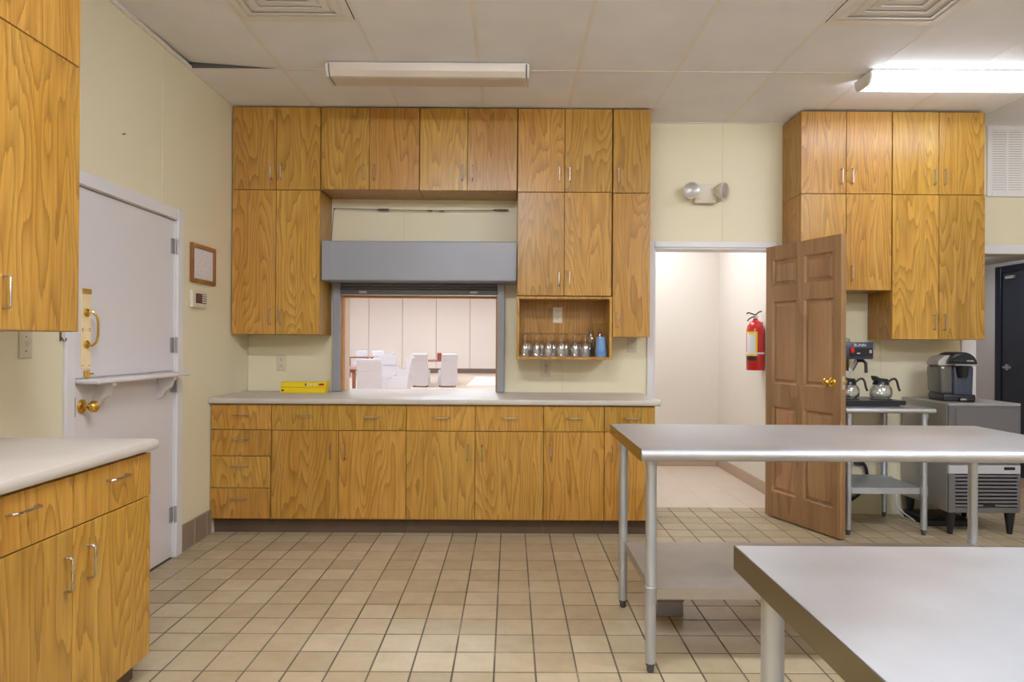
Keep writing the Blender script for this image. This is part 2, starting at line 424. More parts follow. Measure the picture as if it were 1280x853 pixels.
for c in rest: tile_bm(bm, c[2], c[3], c[4], c[5], R.uniform(-.0004, .0004))
o = kid('floor_tiles_rest', bm, 'tile_rest', floor, 0); o['kind'] = 'stuff'

# tile skirting on the left wall between dutch door and base cabinets
bbl = struct('baseboard_left', B(XL, XL+.009, LY1+.07, 4.34, 0, .165), 'base_grout')
for a, b in ((3.95, 4.10), (4.11, 4.262), (4.272, 4.335)):
    kid('base_tile', B(XL, XL+.014, a, b, .004, .168, bev=.003), 'base_tile', bbl)

# ------------------------------------------------------------------ kitchen ceiling
ceiling = struct('ceiling', B(XL-.1, XR+.1, YF-.1, YB+.1, HC+.08, HC+.2), 'plenum')
cxs = [XL]+[-.2035+.61*k for k in range(-2, 9)]+[XR]
cys = [YB, 4.015, 2.795, 1.575, .355, -.865, -2.085, YF]
VENTS = [(1, 2.795), (6, 2.795)]   # column index of the two diffusers
pm = {}
for i, (a, b) in enumerate(zip(cxs, cxs[1:])):
    for j, (d, c) in enumerate(zip(cys, cys[1:])):
        lo = c
        if j == 1 and i in (1, 6): lo = 3.40
        x0, x1, y0_, y1_ = a+.006, b-.006, lo+.006, d-.006
        bm = nb(); box(bm, x0, x1, y0_, y1_, HC+.0016, HC+.014)
        if i == 0 and j == 1:      # the loose panel, its far wall corner pushed up
            for v in bm.verts:
                if v.co.x < a+.1 and v.co.y > d-.1: v.co.z += .04
                elif v.co.x > a+.1 and v.co.y < d-.1: v.co.z += .016
        kid('ceiling_panel', bm, 'ceil', ceiling)
for x in cxs[1:-1]: kid('ceiling_tee', B(x-.011, x+.011, YF, YB, HC, HC+.0014), 'tee', ceiling)
for y in cys[1:-1]:
    tb = kid('ceiling_tee', B(XL, XR, y-.011, y+.011, HC-.0002, HC+.0012), 'tee', ceiling); kid('tee_web', B(XL, XR, y-.001, y+.001, HC+.003, HC+.07), 'grey_d', tb)
for i in (1, 6): kid('ceiling_tee', B(cxs[i], cxs[i+1], 3.389, 3.411, HC-.0002, HC+.0012), 'tee', ceiling)
kid('wall_angle', B(XL, XL+.018, YF, YB, HC-.002, HC+.02), 'tee', ceiling)
kid('wall_angle', B(XL, XR, YB-.018, YB, HC-.002, HC+.02), 'tee', ceiling)

def diffuser(x0, x1, y0, y1, label):
    t = thing('ceiling_vent', label, 'vent', ((x0+x1)/2, (y0+y1)/2, HC))
    W = (x1-x0)/2; D = (y1-y0)/2
    def ringp(h0, z0, h1, z1, th=.002):
        bm = nb(); q = []
        for h, z in ((h0, z0), (h1, z1), (h1, z1+th), (h0, z0+th)):
            q.append([bm.verts.new((sx*h*W, sy*h*D, z)) for sx, sy in ((-1, -1), (1, -1), (1, 1), (-1, 1))])
        for a, b in zip(q, q[1:]+q[:1]):
            for i in range(4): bm.faces.new((a[i], a[(i+1) % 4], b[(i+1) % 4], b[i]))
        return bm
    part('frame', ringp(.985, -.004, .86, -.006, .004), 'vent', t)
    part('backing', B(-W*.9, W*.9, -D*.9, D*.9, .002, .006), 'vent', t)
    for k, h in enumerate((.86, .66, .47, .28)):
        part('louver', ringp(h, -.001, h-.12, -.008+.001*k), 'vent', t, smooth=0)
    part('centre_plate', B(-.1*W, .1*W, -.1*D, .1*D, -.006, -.002), 'vent', t)
diffuser(cxs[1]+.012, cxs[2]-.012, 2.807, 3.389, 'white four-way ceiling diffuser beside the sagging ceiling panel')
diffuser(cxs[6]+.012, cxs[7]-.012, 2.807, 3.389, 'white four-way ceiling diffuser near the lit fluorescent fixture')

def fixture(x0, x1, y0, y1, lens, label, zb=2.9):
    t = thing('ceiling_light', label, 'ceiling light', ((x0+x1)/2, (y0+y1)/2, HC), 0, 'fluorescent wraparound fixtures')
    W = (x1-x0)/2; D = (y1-y0)/2; h = HC-zb
    part('pan', B(-W+.004, W-.004, -D+.004, D-.004, -.012, -.002, bev=.002), 'light_body', t)
    prof = [(-D, -.012), (-D+.006, -h*.62), (-D+.028, -h+.004), (-D+.05, -h), (D-.05, -h), (D-.028, -h+.004), (D-.006, -h*.62), (D, -.012)]
    part('lens', prism(nb(), prof, -W+.014, W-.014, 'X'), lens, t, smooth=0)
    for s in (-1, 1):
        pr = [(u*1.03, v*1.03 if v < -.02 else v) for u, v in prof]
        part('end_cap', prism(nb(), pr, s*W-.007, s*W+.007, 'X'), 'light_body', t)
fixture(-1.116, .096, 3.885, 4.085, 'lens_off', 'unlit wraparound ceiling light above the serving hatch cabinets')
fixture(2.195, 3.41, 3.94, 4.12, 'lens_on', 'lit wraparound ceiling light before the coffee corner cabinets')
for fx, fy, n in ((-.9, 1.35, 'left counter'), (2.195, 1.55, 'scuffed steel table'), (-1.116, -.85, 'left aisle'), (2.195, -.85, 'right aisle')):
    fixture(fx, fx+1.212, fy, fy+.2, 'lens_far', 'lit wraparound ceiling light in the row over the '+n)

# ------------------------------------------------------------------ dutch door in left wall
tr = struct('trim_1', nb() and (lambda bm: (box(bm, XL, XL+.016, LY0-.072, LY0-.03, 0, LZ1+.055, .003), box(bm, XL, XL+.016, LY1-.002, LY1+.068, 0, LZ1+.055, .003), box(bm, XL, XL+.016, LY0-.03, LY1-.002, LZ1-.01, LZ1+.055, .003), bm)[-1])(nb()), 'trim')
kid('jamb', B(XL-.12, XL+.004, LY0-.03, LY0+.006, 0, LZ1), 'trim', tr); kid('jamb', B(XL-.12, XL+.002, LY1-.006, LY1+.01, 0, LZ1), 'trim', tr)
kid('jamb', B(XL-.12, XL+.002, LY0, LY1, LZ1-.012, LZ1), 'trim', tr)
kid('strike_plate', B(XL-.02, XL+.006, LY0+.005, LY0+.009, .94, 1.03), 'hinge', tr)
d1 = thing('door_1', 'white dutch door with a shelf on its lower half', 'door', (0, 0, 0)); d1['kind'] = 'structure'
DF = XL-.008
part('upper_leaf', B(DF-.045, DF, LY0+.012, LY1-.009, 1.118, LZ1-.016, bev=.003), 'white', d1)
part('lower_leaf', B(DF-.045, DF, LY0+.012, LY1-.009, .008, 1.09, bev=.003), 'white', d1)
sh = part('shelf', B(DF-.045, DF+.115, LY0+.016, LY1-.02, 1.09, 1.112, bev=.008, seg=3), 'white', d1)
for yb in (3.12, 3.69):
    pr = [(0, 1.09), (.1, 1.09), (.1, 1.075), (.085, 1.06), (.075, 1.03), (.05, 1.012), (.035, .98), (.012, .965), (0, .96)]
    kid('bracket', prism(nb(), [(DF+u, v) for u, v in pr], yb, yb+.03, 'Y'), 'white', sh)
for z in (1.86, 1.27, 1.035, .26):
    bm = B(DF-.002, DF+.006, LY1-.045, LY1-.004, z-.045, z+.045); cyl(bm, (XL+.012, LY1-.006, z-.048), (XL+.012, LY1-.006, z+.048), .007, 10); part('hinge', bm, 'hinge', d1)
pp = part('pull_plate', B(DF, DF+.003, 3.035, 3.105, 1.16, 1.535, bev=.001), 'brass_plate', d1, 'long brass push plate with a pull handle')
bm = nb()
ctr = curve_pts([(DF+.004, 3.07, 1.425), (DF+.03, 3.072, 1.43), (DF+.045, 3.085, 1.405), (DF+.047, 3.09, 1.35), (DF+.045, 3.085, 1.295), (DF+.03, 3.072, 1.27), (DF+.004, 3.07, 1.275)], 6)
tube(bm, ctr, .0055, 8); lathe(bm, [(.0, 0), (.018, 0), (.02, .006), (.012, .012), (0, .013)], (DF+.003, 3.07, 1.425), 14, 'X'); lathe(bm, [(0, 0), (.018, 0), (.02, .006), (.012, .012), (0, .013)], (DF+.003, 3.07, 1.275), 14, 'X')
kid('pull_handle', bm, 'brass', pp)
kid('plate_cap', B(DF+.002, DF+.008, 3.037, 3.103, 1.515, 1.54, bev=.002), 'brass', pp)
bm = nb()
for sy in (3.045, 3.095):
    for sz in (1.175, 1.34, 1.35+.0): lathe(bm, [(0, 0), (.003, 0), (.002, .002), (0, .0025)], (DF+.003, sy, sz), 8, 'X')
kid('screws', bm, 'slot', pp)
bm = B(DF, DF+.014, 3.055, 3.085, 1.118, 1.152, bev=.003); cyl(bm, (DF+.014, 3.07, 1.10), (DF+.014, 3.07, 1.156), .006, 10); cyl(bm, (DF+.016, 3.085, 1.135), (DF+.02, 3.1, 1.135), .004, 8)
part('slide_bolt', bm, 'brass', d1)
bm = lathe(nb(), [(0, 0), (.034, 0), (.034, .004), (.026, .01), (.012, .014), (.011, .034), (.02, .04), (.028, .052), (.027, .066), (.018, .074), (0, .075)], (DF, 3.045, .983), 24, 'X'); part('door_knob', bm, 'brass', d1)

# ------------------------------------------------------------------ doorway: trim, brown six-panel door
bm = nb()
box(bm, DX0-.055, DX0, YB-.016, YB, 0, DZ1+.045, .003); box(bm, DX1, DX1+.044, YB-.016, YB, 0, DZ1+.045, .003); box(bm, DX0, DX1, YB-.016, YB, DZ1, DZ1+.045, .003)
t2 = struct('trim_2', bm, 'trim')
kid('jamb', B(DX0-.002, DX0+.012, YB-.004, YB+WT+.01, 0, DZ1), 'trim', t2); kid('jamb', B(DX1-.012, DX1+.002, YB-.004, YB+WT+.01, 0, DZ1), 'trim', t2); kid('jamb', B(DX0, DX1, YB-.004, YB+WT+.01, DZ1-.012, DZ1+.002), 'trim', t2)
kid('strike_plate', B(DX0+.012, DX0+.014, YB+.01, YB+.04, .98, 1.05), 'hinge', t2)
d2 = thing('door_2', 'brown six-panel wooden door standing open beside the doorway', 'door', (1.937, 4.905, 0), math.atan2(-.64, .2414)); d2['kind'] = 'structure'
DW, DT = .688, .045
cols = [(.068, .302), (.372, .624)]; rows = [(.2, .835), (1.005, 1.614), (1.728, 1.925)]
bm = nb()
for a, b in ((0, .068), (.302, .372), (.624, DW)): box(bm, a, b, 0, DT, .012, 2.03, .0015)
for a, b in cols:
    for c, d in ((.012, .2), (.835, 1.005), (1.614, 1.728), (1.925, 2.03)): box(bm, a, b, 0.0002, DT-.0002, c, d)
part('door_frame', bm, 'door_wood', d2)
for a, b in cols:
    for c, d in rows:
        bm = nb()
        def ringv(m, y): return [bm.verts.new(p) for p in ((a+m, y, c+m), (b-m, y, c+m), (b-m, y, d-m), (a+m, y, d-m))]
        lv = [ringv(0, .001), ringv(.012, .016), ringv(.02, .016), ringv(.036, .005)]
        lb = [ringv(0, DT-.001), ringv(.012, DT-.016), ringv(.02, DT-.016), ringv(.036, DT-.005)]
        for L in (lv, lb):
            for A, C in zip(L, L[1:]):
                for i in range(4): bm.faces.new((A[i], A[(i+1) % 4], C[(i+1) % 4], C[i]))
            bm.faces.new(L[-1])
        for i in range(4): bm.faces.new((lv[0][i], lv[0][(i+1) % 4], lb[0][(i+1) % 4], lb[0][i]))
        part('panel', bm, 'door_wood', d2, smooth=0)
kp = [(0, 0), (.032, 0), (.032, .004), (.024, .01), (.011, .014), (.011, .034), (.02, .04), (.027, .05), (.026, .062), (.016, .07), (0, .071)]
part('door_knob', lathe(nb(), [(r, -z) for r, z in kp], (.618, 0, 1.045), 24, 'Y'), 'brass', d2)
part('door_knob', lathe(nb(), [(r, DT+z) for r, z in kp], (.618, 0, 1.045), 24, 'Y'), 'brass', d2)
bm = B(DW, DW+.002, .01, .035, 1.0, 1.085, bev=.0008); part('latch_plate', bm, 'silver', d2)
part('latch', B(DW, DW+.008, .016, .028, 1.03, 1.05, bev=.002), 'brass', d2)

# ------------------------------------------------------------------ corridor behind the doorway
CY0, CY1, CX1, CX0, CHZ = YB+WT+.02, 6.86, 2.21, .62, 2.62
fc = struct('floor_corridor', B(CX0, CX1, CY0, CY1, -.12, -.0015), 'vinyl_joint')
nx = math.ceil((CX1-CX0)/.305); ny = math.ceil((CY1-CY0)/.305)
for i in range(nx):
    for j in range(ny):
        x1 = CX1-i*.305; x0 = max(x1-.3035, CX0); b = min(CY0+(j+1)*.305-.0015, CY1)
        kid('vinyl_tile', B(x0, x1, CY0+j*.305, b, -.006, 0), 'vinyl', fc, 0)
struct('wall_corridor_end', B(CX0-.1, CX1+.1, CY1, CY1+.1, 0, CHZ), 'wall_white')
struct('wall_corridor_right', B(CX1, CX1+.1, YB+WT, CY1+.1, 0, CHZ), 'wall_white')
struct('wall_corridor_left', B(CX0-.1, CX0, YB+WT, CY1+.1, 0, CHZ), 'wall_white')
struct('ceiling_corridor', B(CX0-.1, CX1+.1, YB+WT, CY1+.1, CHZ, CHZ+.1), 'wall_white')
struct('baseboard_corridor_end', B(CX0, CX1, CY1-.012, CY1, 0, .105, bev=.003), 'corr_base')
struct('baseboard_corridor_right', B(CX1-.012, CX1, YB+WT+.02, CY1-.012, 0, .105, bev=.003), 'corr_base')
t = thing('ceiling_light', 'flat square light panel on the corridor ceiling', 'ceiling light', (1.45, 5.95, CHZ), 0)
part('frame', B(-.32, .32, -.62, .62, -.02, -.001), 'light_body', t); part('diffuser', B(-.29, .29, -.59, .59, -.026, -.0205), 'corr_lamp', t)

# ------------------------------------------------------------------ alcove passage on the right
struct('floor_passage', B(AX0-.12, XR, YB+WT+.02, 7.5, -.12, -.002), 'vinyl_joint')
fp = bpy.data.objects['floor_passage']
for i in range(10):
    x0 = XR-(i+1)*.155
    if x0 < AX0-.12: break
    ya = CY0+(i*.37) % .9-.9
    while ya < 7.5:
        a, b = max(ya, CY0), min(ya+.9-.003, 7.5)
        if b-a > .05: kid('floor_plank', B(x0, x0+.152, a, b, -.008, .0), 'plank', fp, 0)
        ya += .9
struct('wall_passage_end', B(AX0-.2, XR+.1, 7.5, 7.6, 0, 2.5), 'wall_alcove')
struct('wall_passage_left', B(AX0-.22, AX0-.12, YB+WT, 7.5, 0, 2.5), 'wall_alcove')
struct('ceiling_passage', B(AX0-.2, XR+.1, YB+WT, 7.6, 2.14, 2.24), 'wall_alcove')
bm = nb(); box(bm, AX0-.11, AX0, YB-.016, YB, 0, AZ1+.068, .003); box(bm, AX0, XR, YB-.018, YB, AZ1, AZ1+.068, .004)
t3 = struct('trim_3', bm, 'trim')
kid('jamb', B(AX0-.002, AX0+.012, YB-.002, YB+WT+.01, 0, AZ1), 'trim', t3)
d3 = thing('door_3', 'black flush door with a chrome lever in the right-hand passage', 'door', (XR, 0, 0)); d3['kind'] = 'structure'
bm = nb(); box(bm, -.03, -.001, 6.55, 6.63, 0, 2.1, .004); box(bm, -.03, -.001, 5.56, 5.64, 0, 2.1, .004); box(bm, -.03, -.001, 5.64, 6.55, 2.03, 2.1, .004)
part('frame', bm, 'bframe', d3)
part('leaf', B(-.016, -.002, 5.645, 6.545, .01, 2.025, bev=.002), 'bdoor', d3)
bm = lathe(nb(), [(0, 0), (.033, 0), (.031, -.01), (.014, -.014), (.012, -.045), (0, -.046)], (-.016, 6.47, 1.08), 20, 'X'); tube(bm, [(-.05, 6.47, 1.08), (-.058, 6.45, 1.08), (-.06, 6.36, 1.078)], .011, 10)
part('lever', bm, 'chrome', d3)
part('closer_arm', B(-.05, -.016, 6.36, 6.47, 1.965, 1.995, bev=.004), 'silver', d3)
struct('baseboard_right', B(XR-.012, XR, 6.64, 7.5, 0, .1), 'brown_w')
t = thing('ceiling_light', 'round flush light on the passage ceiling', 'ceiling light', (4.3, 6.3, 2.14))
part('base', lathe(nb(), [(0, 0), (.15, 0), (.15, -.02), (0, -.02)], n=24), 'light_body', t); part('diffuser', lathe(nb(), [(0, -.021), (.14, -.021), (.12, -.05), (.06, -.065), (0, -.068)], n=24), 'alc_lamp', t)

# ------------------------------------------------------------------ dining hall behind the serving hatch
HX0, HX1, HY0, HY1, HZ = -9., .5, YB+WT+.001, 27.5, 3.5
struct('floor_hall', B(HX0, HX1, HY0, HY1, -.12, 0), 'hall_floor')
wh = struct('wall_hall_end', B(HX0, HX1, HY1, HY1+.1, 0, HZ), 'hall_joint')
struct('wall_hall_left', B(HX0-.1, HX0, HY0, HY1+.1, 0, HZ), 'hall_wall'); struct('wall_hall_right', B(HX1, HX1+.1, HY0, HY1+.1, 0, HZ), 'hall_wall')
struct('wall_hall_near', B(HX0, XL-WT, HY0-.1, HY0, 0, HZ), 'hall_wall')
struct('wall_hall_near_top', B(XL-WT, HX1, HY0-.03, HY0, HC+.1, HZ), 'hall_wall')
struct('ceiling_hall', B(HX0-.1, HX1+.1, HY0-.1, HY1+.1, HZ, HZ+.1), 'hall_wall')
x = -1.735+1.432
while x-1.432 > HX0-1.5:
    kid('partition_panel', B(max(x-1.432+.009, HX0), min(x-.009, HX1), HY1-.02, HY1+.01, .13, HZ-.01, bev=.006), 'hall_wall', wh); x -= 1.432
kid('partition_panel', B(-1.735+1.432+.012, HX1, HY1-.02, HY1+.01, .13, HZ-.01), 'hall_wall', wh)
struct('baseboard_hall', B(HX0, HX1, HY1-.03, HY1, 0, .2), 'hall_base')
tag(part('floor_patch', B(-1.32, -.42, 19.5, 24.6, .0, .012, bev=.004), 'patch_white'), 'long flat white rectangle on the dining hall floor', 'mat')  # flat white rectangle, paler than the hall floor around it
k = 0
for lx in (-6.5, -3.6, -.9):
    for ly in (8, 13, 18.5, 24):
        t = thing('ceiling_light', 'recessed light panel in the dining hall ceiling', 'ceiling light', (lx, ly, HZ), 0, 'dining hall ceiling panels')
        part('frame', B(-.62, .62, -.32, .32, -.02, -.001), 'light_body', t); part('diffuser', B(-.58, .58, -.28, .28, -.026, -.0205), 'hall_lamp', t)
prof = [(-.23, .05), (-.24, .48), (-.29, .80), (-.315, .965), (-.30, .985), (-.265, .985), (-.25, .96), (-.215, .78), (-.17, .56), (-.13, .505), (.18, .50), (.225, .485), (.245, .44), (.25, .05)]
bm = prism(nb(), prof, -.235, .235, 'Y')
for v in bm.verts:
    if v.co.z < .4: v.co.y *= 1.06
    if v.co.z > .7: v.co.y *= .93
bmesh.ops.bevel(bm, geom=[e for e in bm.edges if abs(abs(e.verts[0].co.y)-abs(e.verts[1].co.y)) < .04 and e.verts[0].co.y*e.verts[1].co.y > 0], offset=.012, segments=2, affect='EDGES')
chair_me, chair_c = mesh_of('slip_cover', bm, 'cloth')
bm = nb()
box(bm, -.315, -.205, -.226, .226, .74, .95, .01)
for v in bm.verts: v.co.x += (.85-v.co.z)*.27-.002
band_me, band_c = mesh_of('back_cap', bm, 'cloth')
leg_me, leg_c = mesh_of('leg', cyl(nb(), (0, 0, 0), (0, 0, .12), .014, 8), 'black')
def chair(x, y, rz, label):
    t = thing('dining_chair', label, 'chair', (x, y, 0), rz, 'white covered chairs in the dining hall')
    c = put('slip_cover', chair_me, chair_c, t); put('back_cap', band_me, band_c, c)
    for sx in (-.19, .2):
        for sy in (-.19, .19): put('leg', leg_me, Vector((sx, sy, 0))+leg_c, t)
UPY = PI/2
chair(-2.64, 12.35, UPY, 'white covered dining chair drawn up beside brown table nearest the hatch')
chair(-2.52, 14.6, PI, 'white covered dining chair turned sideways at brown table nearest the hatch')
chair(-3.02, 15.6, -UPY, 'white covered dining chair at far side of brown table nearest the hatch')
chair(-2.62, 18.95, UPY, 'white covered dining chair with its back to the hatch beside the reddish box')
chair(-1.84, 18.95, UPY+.3, 'white covered dining chair beside the white floor patch')
chair(-3.35, 19.9, 0, 'white covered dining chair facing across the middle dining table')
chair(-5.85, 25.2, -UPY, 'white covered dining chair squared up to table by the partition wall')
chair(-5.1, 24.9, -UPY+.25, 'white covered dining chair turned askew by the panelled partition wall')
def htable(x, y, w, d, label):
    t = thing('dining_table', label, 'table', (x, y, 0))
    part('table_top', B(-w/2, w/2, -d/2, d/2, .72, .76, bev=.006), 'mahog', t)
    for sx in (-1, 1):
        for sy in (-1, 1): part('leg', B(sx*(w/2-.06)-.03, sx*(w/2-.06)+.03, sy*(d/2-.06)-.03, sy*(d/2-.06)+.03, 0, .72), 'mahog', t)
htable(-3.66, 13.75, 1.15, 1.6, 'brown dining table nearest the serving hatch')
htable(-2.38, 20.15, 1.3, 1.2, 'brown dining table between covered chairs near the white floor patch')
htable(-5.55, 23.6, .95, .9, 'brown dining table by the panelled partition wall')
tag(part('menu_box', B(-2.24, -2.11, 19.72, 19.86, .76, .98, bev=.004), plain('menu_red', (150, 70, 56), .5)), 'small reddish-brown box standing on the middle dining table', 'box')

# hatch reveal
bm = nb(); th = .012
box(bm, PX0-.002, PX0+th, YB-.01, YB+.045, PZ0, PZ1, .001); box(bm, PX1-th, PX1+.002, YB-.01, YB+.045, PZ0, PZ1, .001); box(bm, PX0+th, PX1-th, YB-.01, YB+.045, PZ1-th, PZ1+.002, .001)
t4 = struct('trim_4', bm, 'reveal')
kid('reveal_lining', B(PX0-.002, PX0+th-.002, YB+.045, YB+WT+.05, PZ0, PZ1), 'reveal_w', t4); kid('reveal_lining', B(PX1-th+.002, PX1+.002, YB+.045, YB+WT+.05, PZ0, PZ1), 'reveal_w', t4)

# ------------------------------------------------------------------ cabinets
def pull_bm(L=.105, r=.0042, so=.026):
    return tube(nb(), [(0, 0, -L/2), (0, -so*.75, -L/2), (0, -so, -L/2+.006), (0, -so, L/2-.006), (0, -so*.75, L/2), (0, 0, L/2)], r, 8)
pv_me, _ = mesh_of('handle', pull_bm(), 'nickel', False)
pb = pull_bm(); pb.transform(Matrix.Rotation(PI/2, 4, 'Y')); ph_me, _ = mesh_of('handle', pb, 'nickel', False)
def front(name, t, x0, x1, z0, z1, handles):
    o = part(name, B(x0, x1, 0, .02, z0, z1, bev=.0015), 'oak', t)
    for hx, hz, kind in handles: put('handle', pv_me if kind == 'v' else ph_me, (hx, 0, hz), o)
    return o
GAP = .0022
def wall_cab(label, x0, x1, z0, z1, splits, group, depth=.318, loc=None, rz=0., hpos='low', sides=None):
    """local x runs along the front, y=0 is the door face"""
    loc = loc or (x0, YU, 0); ox = x0 if loc[0] == x0 else 0
    t = thing('wall_cabinet', label, 'cabinet', (loc[0], loc[1], z0), rz, group)
    W = x1-x0; Hh = z1-z0
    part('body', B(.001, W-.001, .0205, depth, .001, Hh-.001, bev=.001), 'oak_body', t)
    xs = [0]+[s-x0 for s in splits]+[W]
    n = len(xs)-1
    for i in range(n):
        a, b = xs[i]+GAP, xs[i+1]-GAP
        if n == 2: hx = b-.035 if i == 0 else a+.035
        else: hx = a+.035 if sides != 'r' else b-.035
        front('door', t, a, b, GAP, Hh-GAP, [(hx, .125, 'v')])
    return t
G1 = 'oak wall cabinets over the serving counter'
ZT, ZS = 2.978, 2.382
wall_cab('oak two-door top cabinet in the corner by the left wall', -2.0, -1.370, ZS, ZT, [-1.685], G1)
wall_cab('tall oak two-door wall cabinet in the corner beside the serving hatch', -2.0, -1.372, 1.345, ZS, [-1.685], G1)
wall_cab('oak two-door bridge cabinet over the shutter, next to the corner cabinets', -1.366, -.662, ZS+.004, ZT, [-1.02], G1)
wall_cab('oak two-door bridge cabinet over the shutter, next to the glass shelf cabinets', -.660, .040, ZS+.002, ZT, [-.316], G1)
wall_cab('oak two-door top cabinet above the cabinet with the open glass shelf', .044, .722, ZS-.004, ZT, [.38], G1)
wall_cab('oak two-door wall cabinet directly above the open shelf of glasses', .044, .722, 1.634, ZS-.004, [.38], G1)
wall_cab('narrow single-door oak top cabinet next to the doorway', .728, .998, ZS-.008, ZT, [], G1)
wall_cab('tall narrow single-door oak wall cabinet next to the doorway', .728, .998, 1.340, ZS-.008, [], G1)
G2_ = 'oak wall cabinets over the coffee corner'
wall_cab('oak two-door top cabinet behind the open brown door', 2.075, 2.730, 2.379, ZT-.005, [2.402], G2_)
wall_cab('short oak two-door wall cabinet above the coffee brewer', 2.075, 2.730, 1.686, 2.379, [2.402], G2_)
wall_cab('oak two-door top cabinet beside the wall air grille', 2.734, 3.398, 2.376, ZT-.006, [3.068], G2_)
wall_cab('oak two-door wall cabinet above the single-cup coffee maker', 2.734, 3.402, 1.335, 2.376, [3.070], G2_)
G3 = 'oak wall cabinets on the left wall'
XU = -1.653
def left_wall_cab(label, ya, yb_, z0, z1, sp): wall_cab(label, ya, yb_, z0, z1, [sp], G3, depth=.35, loc=(XU, ya, 0), rz=PI/2)
left_wall_cab('oak upper cabinet door pair hung over the left counter', 1.63, 2.478, 1.325, 2.336, 2.068)
left_wall_cab('oak top cabinet at ceiling above the left counter', 1.63, 2.478, 2.336, ZT, 2.068)

# open shelf of glasses
t = thing('open_shelf', 'open oak box shelf holding glasses under the wall cabinets', 'shelf', (.044, YU, 1.178))
W, Hh = .682, .452
bm = nb(); part('side_panel', B(0, .018, 0, .318, 0, Hh, bev=.001), 'oak', t); part('side_panel', B(W-.018, W, 0, .318, 0, Hh, bev=.001), 'oak', t)
part('top_panel', B(.018, W-.018, 0, .318, Hh-.018, Hh, bev=.001), 'oak', t); part('bottom_panel', B(.018, W-.018, 0, .318, 0, .018, bev=.001), 'oak', t)
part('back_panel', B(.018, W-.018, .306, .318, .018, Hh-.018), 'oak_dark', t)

# base run
def base_unit(label, x0, x1, fronts, loc, rz, group, depth):
    t = thing('base_cabinet', label, 'cabinet', loc, rz, group); W = x1-x0
    part('body', B(.001, W-.001, .0205, depth, .1, .876, bev=.001), 'oak_body', t)
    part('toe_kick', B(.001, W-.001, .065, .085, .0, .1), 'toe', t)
    for kind, a, b, z0, z1, hs in fronts:
        front(kind, t, a-x0+GAP, b-x0-GAP, z0+GAP, z1-GAP, [(hx-x0, hz, 'v' if kind == 'door' else 'h') for hx, hz in hs])
    return t
G4 = 'oak base cabinets under the serving counter'; DP = YB-YC-.002
def bl(x): return (x, YC, 0)
hd = .035
base_unit('narrow oak base cabinet with four drawers in the corner', -2.003, -1.598, [('drawer', -2.003, -1.598, .704, .873, [(-1.80, .80)]), ('drawer', -2.003, -1.598, .527, .704, [(-1.80, .638)]), ('drawer', -2.005, -1.602, .314, .527, [(-1.805, .46)]), ('drawer', -2.008, -1.602, .107, .314, [(-1.81, .245)])], bl(-2.003), 0, G4, DP)
base_unit('oak base cabinet with one wide double-handled drawer over two doors', -1.598, -.695, [('drawer', -1.598, -.695, .701, .873, [(-1.375, .80), (-.925, .795)]), ('door', -1.598, -1.148, .107, .701, [(-1.148-.05, .565)]), ('door', -1.148, -.695, .107, .701, [(-1.148+.047, .565)])], bl(-1.598), 0, G4, DP)
base_unit('oak base cabinet with two drawers over two doors beneath the hatch end', -.695, .224, [('drawer', -.695, -.234, .701, .873, [(-.46, .793)]), ('drawer', -.234, .224, .701, .873, [(0., .793)]), ('door', -.695, -.234, .107, .701, [(-.234-.05, .56)]), ('door', -.234, .224, .107, .701, [(-.234+.047, .56)])], bl(-.695), 0, G4, DP)
base_unit('oak base cabinet with one drawer over one door under the glass shelf', .224, .631, [('drawer', .224, .631, .701, .873, [(.43, .793)]), ('door', .224, .631, .107, .701, [(.224+.05, .56)])], bl(.224), 0, G4, DP)
base_unit('oak end base cabinet with drawer and door beside the doorway', .631, .973, [('drawer', .631, .973, .701, .873, [(.815, .795)]), ('door', .631, .973, .107, .701, [(.631+.05, .56)])], bl(.631), 0, G4, DP)
# left base run (faces +X)
G5 = 'oak base cabinets along the left wall'; XC = -1.377
def left_unit(label, ya, yb_, ym):
    fr = [('drawer', ya, ym, .702, .868, [((ya+ym)/2, .815)]), ('drawer', ym, yb_, .702, .868, [((ym+yb_)/2, .815)]),
          ('door', ya, ym, .095, .702, [(ym-.04, .567)]), ('door', ym, yb_, .095, .702, [(ym+.07, .573)])]
    base_unit(label, ya, yb_, fr, (XC, ya, 0), PI/2, G5, .63-.002)
left_unit('oak end base cabinet with two drawers and doors facing the left counter end', 1.605, 2.486, 2.046)
left_unit('oak base cabinet further along the left wall away from dutch door', .72, 1.605, 1.163)

# countertops
def counter_prof(y0, y1, z0, z1):     # (y,z) with a rolled front edge at y0
    return [(y0+.012, z0), (y0+.003, z0+.004), (y0, z0+.012), (y0, z1-.014), (y0+.004, z1-.004), (y0+.014, z1), (y1, z1), (y1, z0)]
bm = prism(nb(), counter_prof(4.302, YB-.001, .878, .918), XL+.003, 1.0, 'X')
ct = tag(part('countertop', bm, 'laminate'), 'long pale laminate countertop on the base cabinets below the serving hatch', 'countertop')
struct('trim_5', B(PX0+.013, PX1-.013, YB-.001, YB+WT+.14, .884, .918, bev=.002), 'laminate')
t = thing('countertop', 'pale laminate countertop with short backsplash along the left wall', 'countertop', (XC, .7, 0))
bm = prism(nb(), [(-(p-0) , z) for p, z in counter_prof(0, .652, .8765, .916)], 0, 1.80, 'Y')
for v in bm.verts: v.co.x += .022
part('slab', bm, 'laminate', t)
part('backsplash', B(-.63, -.61, 0, 1.80, .9165, 1.005, bev=.004), 'laminate', t)

